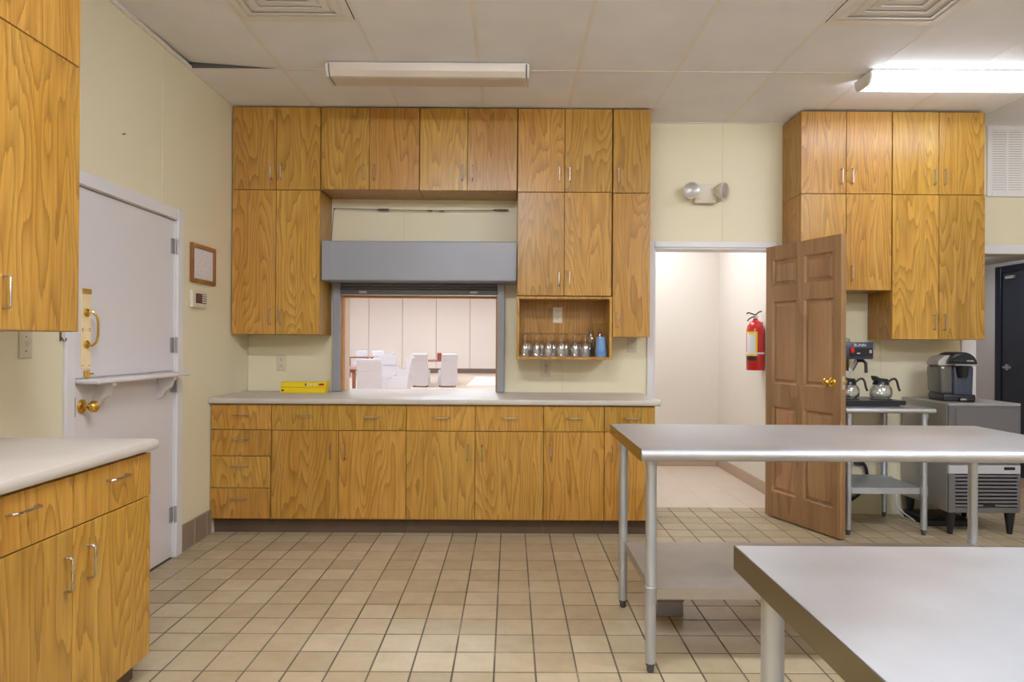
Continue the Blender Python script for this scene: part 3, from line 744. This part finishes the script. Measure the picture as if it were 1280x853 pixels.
# ------------------------------------------------------------------ roll shutter
t = thing('roll_shutter', 'grey metal roll-up shutter raised over the serving hatch', 'shutter', (-.69, YB, .92))
def L(x): return x+.69
bm = B(L(-1.366), L(.038), -.285, -.002, 2.024-.92, 2.030-.92)
pr = [(-.283, 1.741), (-.288, 1.748), (-.288, 2.018), (-.282, 2.026), (-.005, 2.026), (-.005, 1.741)]
hood = part('hood', prism(nb(), [(a, b-.92) for a, b in pr], L(-1.366), L(.038), 'X'), 'grey', t); bm.free()
kid('hood_end', B(L(-1.3665), L(-1.312), -.2895, -.2, 1.742-.92, 2.0255-.92, bev=.001), 'grey', hood)
part('guide', B(L(-1.345), L(-1.29), -.07, -.001, 0, 1.741-.92, bev=.003), 'grey', t); part('guide', B(L(-.102), L(-.047), -.07, -.001, 0, 1.741-.92, bev=.003), 'grey', t)
for k in range(3): part('slat', lathe(nb(), [(.0125, L(-1.289)), (.0125, L(-.103))], (0, -.04, 1.73-.92-.024*k), 10, 'X'), 'grey_d', t)
bb = part('bottom_bar', B(L(-1.288), L(-.104), -.058, -.02, 1.655-.92, 1.692-.92, bev=.003), 'grey_d', t)
for x in (-1.12, -.28): kid('slide_lock', lathe(nb(), [(0, -.03), (.006, -.03), (.01, -.024), (.01, .024), (.006, .03), (0, .03)], (L(x), -.062, 1.674-.92), 12, 'X'), 'silver', bb)
kid('seal', B(L(-1.288), L(-.104), -.052, -.024, 1.648-.92, 1.655-.92), 'silver', bb)

# tension wire above the hood
t = thing('tension_wire', 'thin steel cable with turnbuckle stretched above the grey shutter', 'cable', (-.69, YB, 2.3))
bm = tube(nb(), curve_pts([(L(-1.352), -.03, .012), (L(-1.0), -.03, .004), (L(-.6), -.03, -.002), (L(-.02), -.03, .006)], 6), .003, 6); part('cable', bm, 'wire', t)
part('cable', tube(nb(), [(L(-1.352), -.03, .012), (L(-1.395+.028), -.05, -.27)], .0025, 6), 'wire', t)
bm = lathe(nb(), [(0, -.05), (.005, -.048), (.009, -.03), (.009, .03), (.005, .048), (0, .05)], (L(-.975), -.03, .003), 10, 'X'); part('turnbuckle', bm, 'wire', t)
bm = nb(); lathe(bm, [(0, -.02), (.006, -.018), (.006, .018), (0, .02)], (L(-.62), -.03, -.002), 8, 'X'); lathe(bm, [(0, -.02), (.006, -.018), (.006, .018), (0, .02)], (L(-.53), -.03, -.003), 8, 'X'); part('ferrule', bm, 'wire', t)
bm = lathe(nb(), [(0, -.055), (.006, -.05), (.006, .05), (0, .055)], (L(-.085), -.03, .006), 8, 'X'); part('end_bolt', bm, 'wire', t)
bm = nb(); 
for x in (-1.352, -.03): cyl(bm, (L(x), -.03, .01), (L(x), 0, .01), .004, 8)
part('eye_screw', bm, 'wire', t)

# ------------------------------------------------------------------ outlets, switch, wall items
def outlet(x, z, label, mat='ivory', y=YB, cover=True):
    t = thing('wall_outlet', label, 'outlet', (x, y, z))
    part('plate', B(-.036, .036, -.006, -.0005, -.06, .06, bev=.003), mat, t)
    for s in (-.024, .024):
        r = part('socket', B(-.016, .016, -.009, -.005, s-.016, s+.016, bev=.004), mat, t)
        bm = nb()
        for sx in (-.006, .006): box(bm, sx-.0012, sx+.0012, -.0096, -.0088, s-.002, s+.008)
        box(bm, -.002, .002, -.0096, -.0088, s-.011, s-.007); kid('slots', bm, 'slot', r)
outlet(-1.752, 1.132, 'ivory duplex outlet on wall behind the yellow cartons')
outlet(.270, 1.10, 'ivory duplex outlet on wall under the glass shelf')
outlet(.930, 1.285, 'ivory duplex outlet on wall beside the doorway trim')
outlet(.357, 1.508, 'white duplex outlet inside the open glass shelf', 'almond', YU+.306)
t = thing('light_switch', 'ivory toggle switch plate on wall under the left wall cabinet', 'switch', (XL, 2.676, 1.278), PI/2)
part('plate', B(-.037, .037, -.006, -.0005, -.06, .06, bev=.003), 'ivory', t); part('toggle', B(-.005, .005, -.018, -.005, -.006, .012, bev=.002), 'almond', t)
bm = nb()
for z in (-.03, .03): lathe(bm, [(0, -.0075), (.003, -.007), (.003, -.005)], (0, 0, z), 8, 'Y')
part('screws', bm, 'slot', t)
t = thing('wall_hook', 'small dark metal hook on wall beside the dutch door', 'hook', (XL, 2.885, 1.31), PI/2)
part('plate', B(-.006, .006, -.004, -.0005, -.02, .03, bev=.001), 'wire', t); part('hook', tube(nb(), [(0, -.003, .0), (0, -.018, -.02), (0, -.026, -.018), (0, -.028, -.006)], .003, 6), 'wire', t)
t = thing('certificate_frame', 'framed certificate in a wooden frame on the wall past dutch door', 'picture frame', (XL, 4.2, 1.79), PI/2)
w2, h2 = .163, .124
part('frame_side', B(-w2, -w2+.026, -.02, -.001, -h2, h2, bev=.003), 'frame', t); part('frame_side', B(w2-.026, w2, -.02, -.001, -h2, h2, bev=.003), 'frame', t)
part('frame_rail', B(-w2+.026, w2-.026, -.02, -.001, -h2, -h2+.026, bev=.003), 'frame', t); part('frame_rail', B(-w2+.026, w2-.026, -.02, -.001, h2-.026, h2, bev=.003), 'frame', t)
part('certificate', B(-w2+.024, w2-.024, -.008, -.002, -h2+.024, h2-.024), 'paper', t)
t = thing('thermostat', 'almond wall thermostat with small display under the framed certificate', 'thermostat', (XL, 4.135, 1.565), PI/2)
part('case', B(-.1, .09, -.022, -.0005, -.058, .05, bev=.005), 'almond', t)
part('display_bezel', B(-.055, .082, -.026, -.0215, -.03, .032, bev=.002), 'slot', t); part('display', B(-.046, .004, -.0285, -.0255, -.022, .024, bev=.001), 'disp', t)
for k in range(4): part('button', B(.018, .076, -.03, -.0255, -.025+k*.0145, -.016+k*.0145, bev=.001), 'almond', t)

t = thing('wall_nail', 'single dark nail sticking out of cream wall above dutch door', 'nail', (XL, 3.334, 2.359), PI/2)
part('shank', cyl(nb(), (0, 0, 0), (0, -.012, .002), .003, 8), 'wire', t); part('nail_head', lathe(nb(), [(0, -.012), (.005, -.012), (.005, -.014), (0, -.014)], (0, 0, .002), 8, 'Y'), 'wire', t)

# emergency light
t = thing('emergency_light', 'white twin-head emergency light on the wall above the doorway', 'emergency light', (1.478, YB, 2.44))
part('case', B(-.085, .085, -.045, -.0005, -.062, .075, bev=.008, seg=2), 'almond', t)
part('ledge', B(-.09, .075, -.06, -.002, -.075, -.06, bev=.003), 'ivory', t)
bm = nb(); lathe(bm, [(0, 0), (.003, 0), (.003, -.002), (0, -.002)], (.04, -.045, .03), 8, 'Y'); part('test_button', bm, 'slot', t)
def head(x, yaw, pit):
    h = bpy.data.objects.new('lamp_head', None)
    Mx = Matrix.Translation((x, -.07, .012)) @ Matrix.Rotation(yaw, 4, 'Z') @ Matrix.Rotation(pit, 4, 'X')
    bm = lathe(nb(), [(0, .05), (.03, .045), (.052, .02), (.062, -.01), (.064, -.03), (.058, -.032), (.05, -.012), (0, .01)], n=24, axis='Y', close=False)
    a = part('lamp_head', xf(bm, Mx), 'almond', t)
    bm = lathe(nb(), [(0, -.012), (.03, -.016), (.057, -.026), (.057, -.03), (.03, -.037), (0, -.04)], n=24, axis='Y', close=False)
    part_ = part('lamp_lens', xf(bm, Mx), 'silver', None); part_.parent = a; part_.location = LO[part_]-LO[a]
    bpy.data.objects.remove(h)
head(-.118, -.25, .05); head(.108, .75, .1)

# wall grille
t = thing('wall_grille', 'white louvered return-air grille high on wall by the cabinets', 'vent', (3.80, YB, 2.71))
w2, h2 = .36, .272
bm = nb(); box(bm, -w2+.2, -w2+.24, -.015, -.001, -h2, h2, .003) if False else None
part('frame_side', B(-.157, -.120, -.015, -.0005, -h2, h2, bev=.003), 'vent', t); part('frame_side', B(.56, .597, -.015, -.0005, -h2, h2, bev=.003), 'vent', t)
part('frame_rail', B(-.12, .56, -.015, -.0005, -h2, -h2+.037, bev=.003), 'vent', t); part('frame_rail', B(-.12, .56, -.015, -.0005, h2-.037, h2, bev=.003), 'vent', t)
part('backing', B(-.12, .56, -.003, -.0005, -h2+.037, h2-.037), 'vent_dark', t)
for x in (-.005, .118, .24, .36, .47): part('mullion', B(x-.009, x+.009, -.0135, -.003, -h2+.037, h2-.037, bev=.002), 'vent', t)
bm = B(-.12, .56, -.011, -.0095, -.006, .003); 
for v in bm.verts: v.co.z += (-.004 if v.co.y < -.01 else .004)
lm, lc = mesh_of('louver', bm, 'vent')
nl = 26
for k in range(nl): put('louver', lm, (lc.x, lc.y, -h2+.044+k*(2*h2-.086)/(nl-1)), t)

# ------------------------------------------------------------------ glasses and cups
zs = 1.178+.018
gob = [(.030, 0), (.034, .02), (.036, .045), (.033, .075), (.022, .1), (.008, .115), (.0055, .12), (.005, .155), (.012, .165), (.034, .170), (.035, .173), (0, .176)]
inn = [(0, .108), (.016, .1), (.03, .075), (.0335, .045), (.0315, .02), (.0275, .0)]
def goblet_mesh(sc):
    return mesh_of('goblet', lathe(nb(), inn[:]+[(r, z) for r, z in gob], n=22, close=False), 'glass', False, 60)[0]
gm = goblet_mesh(1)
for k, x in enumerate((.102, .188, .276, .368, .468, .545)):
    y = YU+.085
    o = put('goblet', gm, (x, y, zs+.0005)); tag(o, 'upside-down clear goblet in front row on the oak glass shelf', 'glass', 'goblets in the open shelf')
for k, x in enumerate((.14, .23, .32, .415, .51, .585)):
    o = put('goblet', gm, (x, YU+.185, zs+.0005)); tag(o, 'upside-down clear goblet standing in the row behind', 'glass', 'goblets in the back row')
fl = [(.022, 0), (.025, .04), (.024, .12), (.014, .2), (.005, .215), (.0045, .24), (.02, .246), (.021, .25), (0, .252)]; fi = [(0, .205), (.011, .195), (.0215, .12), (.0225, .04), (.0195, 0)]
fm, _ = mesh_of('tall_glass', lathe(nb(), fi+fl, n=18, close=False), 'glass', False, 60)
for x in (.616, .682): tag(put('tall_glass', fm, (x-.005, YU+.27, zs+.0005)), 'tall slender upside-down glass at the back of glass shelf', 'glass', 'tall glasses in the open shelf')
t = thing('plastic_cups', 'stack of upside-down light blue plastic tumblers on the glass shelf', 'cup', (.658, YU+.075, zs+.0005))
for k in range(4):
    z = k*.012
    part('tumbler', lathe(nb(), [(.041, z), (.043, z), (.0435, z+.008), (.0405, z+.012), (.033, z+.104), (.030, z+.108), (0, z+.108)], n=24, close=False), 'blue', t)

# yellow cartons
for k, (z, dx, lab) in enumerate(((.918, 0, 'long yellow carton lying flat on the laminate counter, beneath another'), (.9585, .004, 'long yellow carton with printed pictures lying on top of another'))):
    t = thing('food_wrap_carton', lab, 'carton', (-1.52+dx, 4.78, z+.0005), 0, 'yellow cartons on the serving counter')
    part('box', B(-.165, .165, -.04, .04, 0, .0395, bev=.0015), 'yellow', t)
    if k:
        bm = nb()
        for x in (.03, .06, .09): lathe(bm, [(0, -.041), (.008, -.0408), (0, -.0402)], (x, 0, .022), 10, 'Y', False)
        part('printed_dots', bm, 'lab_w', t)
        bm = B(.112, .15, -.0412, -.0402, .016, .03); part('red_print', bm, 'red', t)
        part('dark_print', B(.012, .022, -.0412, -.0402, .012, .03), 'lab_b', t)
        part('flap', prism(nb(), [(.11, .0395), (.165, .0395), (.168, .05)], -.04, .04, 'Y'), 'yellow', t)
    else: part('print_strip', B(-.155, -.14, -.0412, -.0402, .012, .026), 'lab_b', t)

# ------------------------------------------------------------------ steel tables
def leg_foot(t, x, y, h, r=.021, coll=(.30,)):
    l = part('leg', cyl(nb(), (x, y, .038), (x, y, h), r, 20), 'galv', t)
    kid('foot', lathe(nb(), [(.0, 0), (.011, 0), (.0145, .006), (.0145, .024), (.018, .027), (.018, .045), (0, .045)], (x, y, 0), 16), 'foot', l)
    for z in coll: kid('collar', lathe(nb(), [(r, z-.035), (r+.003, z-.033), (r+.003, z+.033), (r, z+.035)], (x, y, 0), 20, close=False), 'galv', l)
    kid('gusset', lathe(nb(), [(r, h-.045), (r+.005, h-.043), (r+.007, h-.001), (r, h)], (x, y, 0), 20, close=False), 'galv', l)
def steel_table(label, x0, x1, y0, y1, H, legs, shelf, topmat='steel', shelfmat='galv_shelf', r=.021, drop=.048, group=None, roll=True):
    t = thing('work_table', label, 'table', ((x0+x1)/2, (y0+y1)/2, 0), 0, group)
    W, D = (x1-x0)/2, (y1-y0)/2
    q = drop/2
    prof = []
    def arc(cy, s):
        for k in range(9):
            a = PI/2-s*PI*k/8
            prof.append((cy+q*math.cos(a)*1., H-q+q*math.sin(a)))
    # rolled long edges, flat underside
    for k in range(9):
        a = PI/2+PI*k/8; prof.append((-D+q+q*math.cos(a), H-q+q*math.sin(a)))
    prof += [(-D+q+.004, H-.028), (D-q-.004, H-.028)]
    for k in range(9):
        a = -PI/2+PI*k/8; prof.append((D-q+q*math.cos(a), H-q+q*math.sin(a)))
    part('table_top', prism(nb(), prof, -W, W, 'X'), topmat, t)
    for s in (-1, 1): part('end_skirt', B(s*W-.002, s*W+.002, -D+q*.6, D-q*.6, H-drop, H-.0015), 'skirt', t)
    part('channel', B(-W*.85, W*.85, -.05, .05, H-.05, H-.028), 'galv', t)
    lx, ly = legs
    for sx in (-1, 1):
        for sy in (-1, 1): leg_foot(t, sx*(W-lx), sy*(D-ly), H-.028, r, (shelf,) if shelf else ())
    if shelf:
        a, b = W-lx, D-ly
        bm = B(-a+.012, a-.012, -b+.012, b-.012, shelf+.015, shelf+.019)
        box(bm, -a+.012, a-.012, -b+.008, -b+.012, shelf-.022, shelf+.019); box(bm, -a+.012, a-.012, b-.012, b-.008, shelf-.022, shelf+.019)
        box(bm, -a+.008, -a+.012, -b+.012, b-.012, shelf-.022, shelf+.019); box(bm, a-.012, a-.008, -b+.012, b-.012, shelf-.022, shelf+.019)
        part('undershelf', bm, shelfmat, t)
    return t
GT = 'stainless steel work tables'
steel_table('long stainless work table with galvanised undershelf in front of the open door', .503, 2.332, 2.462, 3.267, .891, (.055, .09), .304, group=GT)
steel_table('scuffed stainless work table with a worn bright top in foreground', .452, 2.281, .52, 1.312, .891, (.048, .085), .28, 'steel_worn', group=GT)
steel_table('small square steel stand holding the coffee brewer', 2.262, 2.868, 4.345, 4.935, .868, (.045, .06), .30, 'steel', 'galv', r=.0205, drop=.034, group=GT)

# grey box on the floor under the table
t = thing('bait_box', 'small dark grey plastic box on the floor tiles under work table', 'box', (.765, 3.115, 0))
part('body', B(-.065, .062, -.05, .06, 0, .072, bev=.006, seg=2), 'boxgrey', t); part('lid', B(-.069, .066, -.054, .064, .0725, .092, bev=.005, seg=2), 'boxgrey', t)

# ------------------------------------------------------------------ fire extinguisher on corridor right wall
t = thing('fire_extinguisher', 'red fire extinguisher with yellow label on the corridor wall', 'fire extinguisher', (2.133, 5.63, 1.07))
part('cylinder', lathe(nb(), [(0, 0), (.072, 0), (.075, .006), (.075, .35), (.068, .385), (.046, .42), (.022, .435), (.018, .45), (0, .45)], n=32), 'red', t)
bm = nb(); n = 14
def arcband(a0, a1, z0, z1, r):
    b = nb(); vs_ = []
    for k in range(n+1):
        a = a0+(a1-a0)*k/n; vs_.append((b.verts.new((r*math.cos(a), r*math.sin(a), z0)), b.verts.new((r*math.cos(a), r*math.sin(a), z1))))
    for p, q in zip(vs_, vs_[1:]): b.faces.new((p[0], q[0], q[1], p[1]))
    return b
A = math.radians
part('label_yellow', arcband(A(185), A(262), .125, .335, .0758), 'yellow', t); part('label_white', arcband(A(188), A(250), .15, .315, .0762), 'lab_w', t); part('label_black', arcband(A(185), A(258), .085, .12, .0758), 'lab_b', t)
part('strap', lathe(nb(), [(.0755, .14), (.0764, .141), (.0764, .156), (.0755, .157)], n=32, close=False), 'lab_w', t)
bm = lathe(nb(), [(0, .45), (.016, .45), (.016, .48), (0, .48)], n=14); part('valve', bm, 'chrome', t)
bm = nb(); tube(bm, [(0, 0, .478), (-.03, -.01, .49), (-.07, -.02, .5), (-.085, -.022, .49)], .006, 8); part('lever', bm, 'black', t)
part('lever', tube(nb(), [(.02, .005, .465), (-.03, -.01, .462), (-.065, -.02, .445), (-.078, -.022, .425)], .006, 8), 'black', t)
part('handle', tube(nb(), [(0, 0, .48), (.03, .01, .505), (.06, .02, .515)], .006, 8), 'black', t)
part('gauge', lathe(nb(), [(0, 0), (.012, 0), (.012, -.008), (0, -.008)], (-.0, -.016, .468), 14, 'Y'), 'chrome', t)
part('wall_bracket', B(.06, .0765, .03, .06, .1, .42, bev=.002), 'black_m', t)

# ------------------------------------------------------------------ coffee brewer on the small stand
ZS2 = .868
t = thing('coffee_brewer', 'commercial black and steel drip coffee brewer on the steel stand', 'coffee maker', (2.385, 4.64, ZS2+.0005))
part('warmer_base', B(-.11, .345, -.19, .17, .012, .042, bev=.004), 'black', t); part('lower_base', B(-.1, .31, -.17, .16, 0, .012), 'slate', t)
for x in (.0, .23): part('warmer_plate', lathe(nb(), [(0, .042), (.072, .042), (.07, .047), (0, .047)], (x, -.08, 0), 28), 'black_m', t)
part('column', B(-.09, .09, .06, .16, .042, .32, bev=.006), 'chrome', t)
hd_ = part('head', B(-.12, .118, -.19, .16, .328, .445, bev=.008, seg=2), 'slate', t)
kid('control_panel', B(-.05, .11, -.1935, -.19, .345, .405), 'black', hd_)
kid('brand_lettering', xf(text_bm('BUNN', .03), Matrix.Translation((.02, -.1945, .424)) @ FACE_Y), 'lab_w', hd_)
kid('switch', B(-.045, -.018, -.2, -.19, .37, .41, bev=.004), 'red', hd_); kid('indicator', B(.0, .02, -.197, -.19, .365, .372), 'lab_w', hd_); kid('indicator', B(.085, .1, -.197, -.19, .37, .392), 'silver', hd_)
kid('water_lid', lathe(nb(), [(0, .444), (.05, .444), (.045, .47), (.03, .478), (.02, .478), (.02, .495), (0, .497)], (0, .0, 0), 20), 'chrome', hd_)
part('brew_funnel', lathe(nb(), [(0, .245), (.03, .245), (.055, .29), (.07, .328), (0, .328)], (0, -.09, 0), 24), 'chrome', t)
part('funnel_handle', tube(nb(), [(.03, -.13, .315), (.05, -.18, .318), (.058, -.2, .30), (.06, -.2, .235)], .0105, 8), 'black', t)
def carafe(x, y, z, lab):
    t = thing('coffee_carafe', lab, 'carafe', (x, y, z), 0, 'glass coffee carafes')
    part('bowl', lathe(nb(), [(.0, .004), (.05, .004), (.066, .02), (.0715, .045), (.066, .075), (.05, .1), (.038, .112), (.04, .112), (.0525, .101), (.069, .076), (.0745, .045), (.069, .018), (.052, 0), (0, 0)], n=28, close=False), 'glass', t)
    part('collar', lathe(nb(), [(.04, .1), (.054, .1), (.05, .116), (.043, .128), (.038, .128)], n=24, close=False), 'black', t)
    part('lid', prism(nb(), [(-.045, .128), (.042, .128), (.03, .142), (-.02, .146), (-.05, .162), (-.055, .158)], -.03, .03, 'Y'), 'black', t)
    part('handle', tube(nb(), curve_pts([(.05, 0, .115), (.075, 0, .135), (.1, 0, .14), (.115, 0, .12), (.125, 0, .08), (.135, 0, .055)], 5), .008, 8), 'black', t)
carafe(2.385, 4.56, ZS2+.0478, 'glass coffee carafe with black handle under the brewer head'); carafe(2.615, 4.56, ZS2+.0478, 'glass coffee carafe with black handle on the side warmer')

# ------------------------------------------------------------------ ice machine
t = thing('ice_machine', 'grey undercounter ice machine with slatted front panel on black legs', 'ice machine', (3.235, 4.40, 0))
part('cabinet', B(-.245, .245, .02, .53, .155, .895, bev=.004), 'ice_side', t)
part('top_panel', B(-.247, .247, .0, .532, .882, .902, bev=.004), 'ice_side', t)
fr = part('front_frame', B(-.245, .245, 0, .02, .48, .882, bev=.003), 'ice_front', t)
part('bin_door', B(-.2, .215, -.012, .0005, .51, .865, bev=.006), 'ice_front', t)
part('trim_band', B(-.245, .245, -.002, .019, .42, .479, bev=.003), 'ice_light', t)
gr = part('grille_frame', B(-.245, -.2, -.002, .019, .155, .419, bev=.003), 'ice_front', t); part('grille_frame', B(.225, .245, -.002, .019, .155, .419, bev=.003), 'ice_front', t); part('grille_frame', B(-.2, .225, -.002, .019, .155, .19, bev=.003), 'ice_front', t)
part('grille_backing', B(-.2, .225, .012, .019, .19, .419), 'black_m', t)
for k in range(9):
    z = .197+k*.0252
    bm = B(-.2, .225, -.001, .008, z, z+.0125, bev=.002); part('slat', bm, 'ice_slat', t)
part('badge', B(.13, .205, -.004, -.0015, .448, .468, bev=.0008), 'lab_b', t); part('service_tag', B(-.01, .07, -.0035, .0, .2, .222), 'black', t)
for x in (-.205, .205):
    for y in (.045, .49): part('leg', lathe(nb(), [(0, 0), (.016, 0), (.018, .02), (.034, .15), (.034, .155), (0, .155)], (x, y, 0), 14), 'black', t)

# single-cup coffee maker
t = thing('pod_coffee_maker', 'black and silver single-cup coffee maker on top of ice machine', 'coffee maker', (3.155, 4.63, .9025), math.radians(-10)); t.scale = (.76, .9, 1)
def rbox(x0, x1, y0, y1, z0, z1, b, s=3): return B(x0, x1, y0, y1, z0, z1, bev=b, seg=s)
bm = rbox(-.03, .145, -.1, .13, .015, .255, .03)
for v in bm.verts: v.co.x += (v.co.z-.1)*.04*(1 if v.co.x > 0 else 0)
part('body', bm, 'slate', t)
part('drip_base', rbox(-.13, .145, -.13, .13, 0, .05, .012), 'black', t)
part('drip_tray', rbox(.0, .12, -.165, -.1, .004, .028, .008), 'black', t)
bm = rbox(-.145, -.03, -.11, .12, .045, .255, .028)
for v in bm.verts: v.co.x -= (v.co.z-.1)*.06*(1 if v.co.x < -.08 else 0)
part('water_tank', bm, 'smoke', t)
lid = prism(nb(), [(-.158, .252), (-.15, .285), (-.1, .318), (-.04, .325), (-.015, .27), (-.015, .252)], -.1, .11, 'Y'); bmesh.ops.bevel(lid, geom=lid.edges[:], offset=.006, segments=2, affect='EDGES'); part('tank_lid', lid, 'silver', t)
pr = []
for k in range(13):
    a = PI-PI*k/12; pr.append((.03+.122*math.cos(a), .262+.085*math.sin(a)))
bm = prism(nb(), pr, -.15, .12, 'Y'); bmesh.ops.bevel(bm, geom=[e for e in bm.edges if abs(e.verts[0].co.y-e.verts[1].co.y) < .001], offset=.018, segments=3, affect='EDGES')
hdm = part('brew_head', bm, 'black', t)
part('silver_band', B(-.03, .165, -.135, .1, .25, .264, bev=.005), 'silver', t)
part('pod_holder', lathe(nb(), [(0, .17), (.04, .17), (.047, .19), (.055, .25), (0, .25)], (.045, -.1, 0), 24), 'black', t)
kid('brand_lettering', xf(text_bm('KEURIG', .017), Matrix.Translation((.085, -.1512, .285)) @ FACE_Y), 'lab_w', hdm)
part('brand_lettering', xf(text_bm('KEURIG', .016), Matrix.Translation((.02, -.1665, .017)) @ FACE_Y), 'lab_w', t)

# cords and clutter behind the stand
def cord(pts, r, mat, lab): tag(part('power_cord', tube(nb(), curve_pts(pts, 7), r, 7), mat), lab, 'cord')
cord([(2.66, 4.9, .42), (2.71, 4.92, .36), (2.72, 4.925, .25), (2.66, 4.92, .16), (2.55, 4.9, .10), (2.45, 4.88, .09), (2.36, 4.88, .12)], .012, 'cord_b', 'thick black power cord curling down behind the coffee stand')
cord([(2.69, 4.935, .27), (2.64, 4.92, .17), (2.54, 4.9, .05), (2.42, 4.87, .02), (2.36, 4.87, .02)], .006, 'cord_w', 'white cord looping behind the coffee stand towards the door')
cord([(2.91, 4.93, .3), (2.935, 4.9, .2), (2.9, 4.85, .1), (2.93, 4.82, .02), (2.95, 4.8, .01)], .006, 'cord_w', 'white cord hanging beside the side of ice machine')
cord([(2.95, 4.93, .28), (2.90, 4.9, .18), (2.92, 4.84, .07), (2.96, 4.72, .01)], .006, 'cord_w', 'white cord crossing another beside the side of ice machine')
cord([(2.88, 4.93, .42), (2.84, 4.9, .44), (2.87, 4.88, .47), (2.92, 4.9, .5)], .006, 'cord_b', 'short black cord looping out by the ice machine side')
t = thing('wall_plug', 'black power plug in outlet behind the coffee stand', 'plug', (2.655, YB, .42))
part('plate', B(-.04, .04, -.006, -.0005, -.06, .06, bev=.003), 'ivory', t); part('plug_body', B(-.028, .028, -.05, -.006, -.045, .03, bev=.01, seg=2), 'black', t)
t = thing('drain_pan', 'black plastic tray lying under the ice machine', 'tray', (3.2, 4.75, 0))
part('pan', B(-.22, .08, -.13, .14, 0, .045, bev=.006), 'black_m', t); part('rim', B(-.225, .085, -.135, .145, .046, .054, bev=.003), 'black', t)
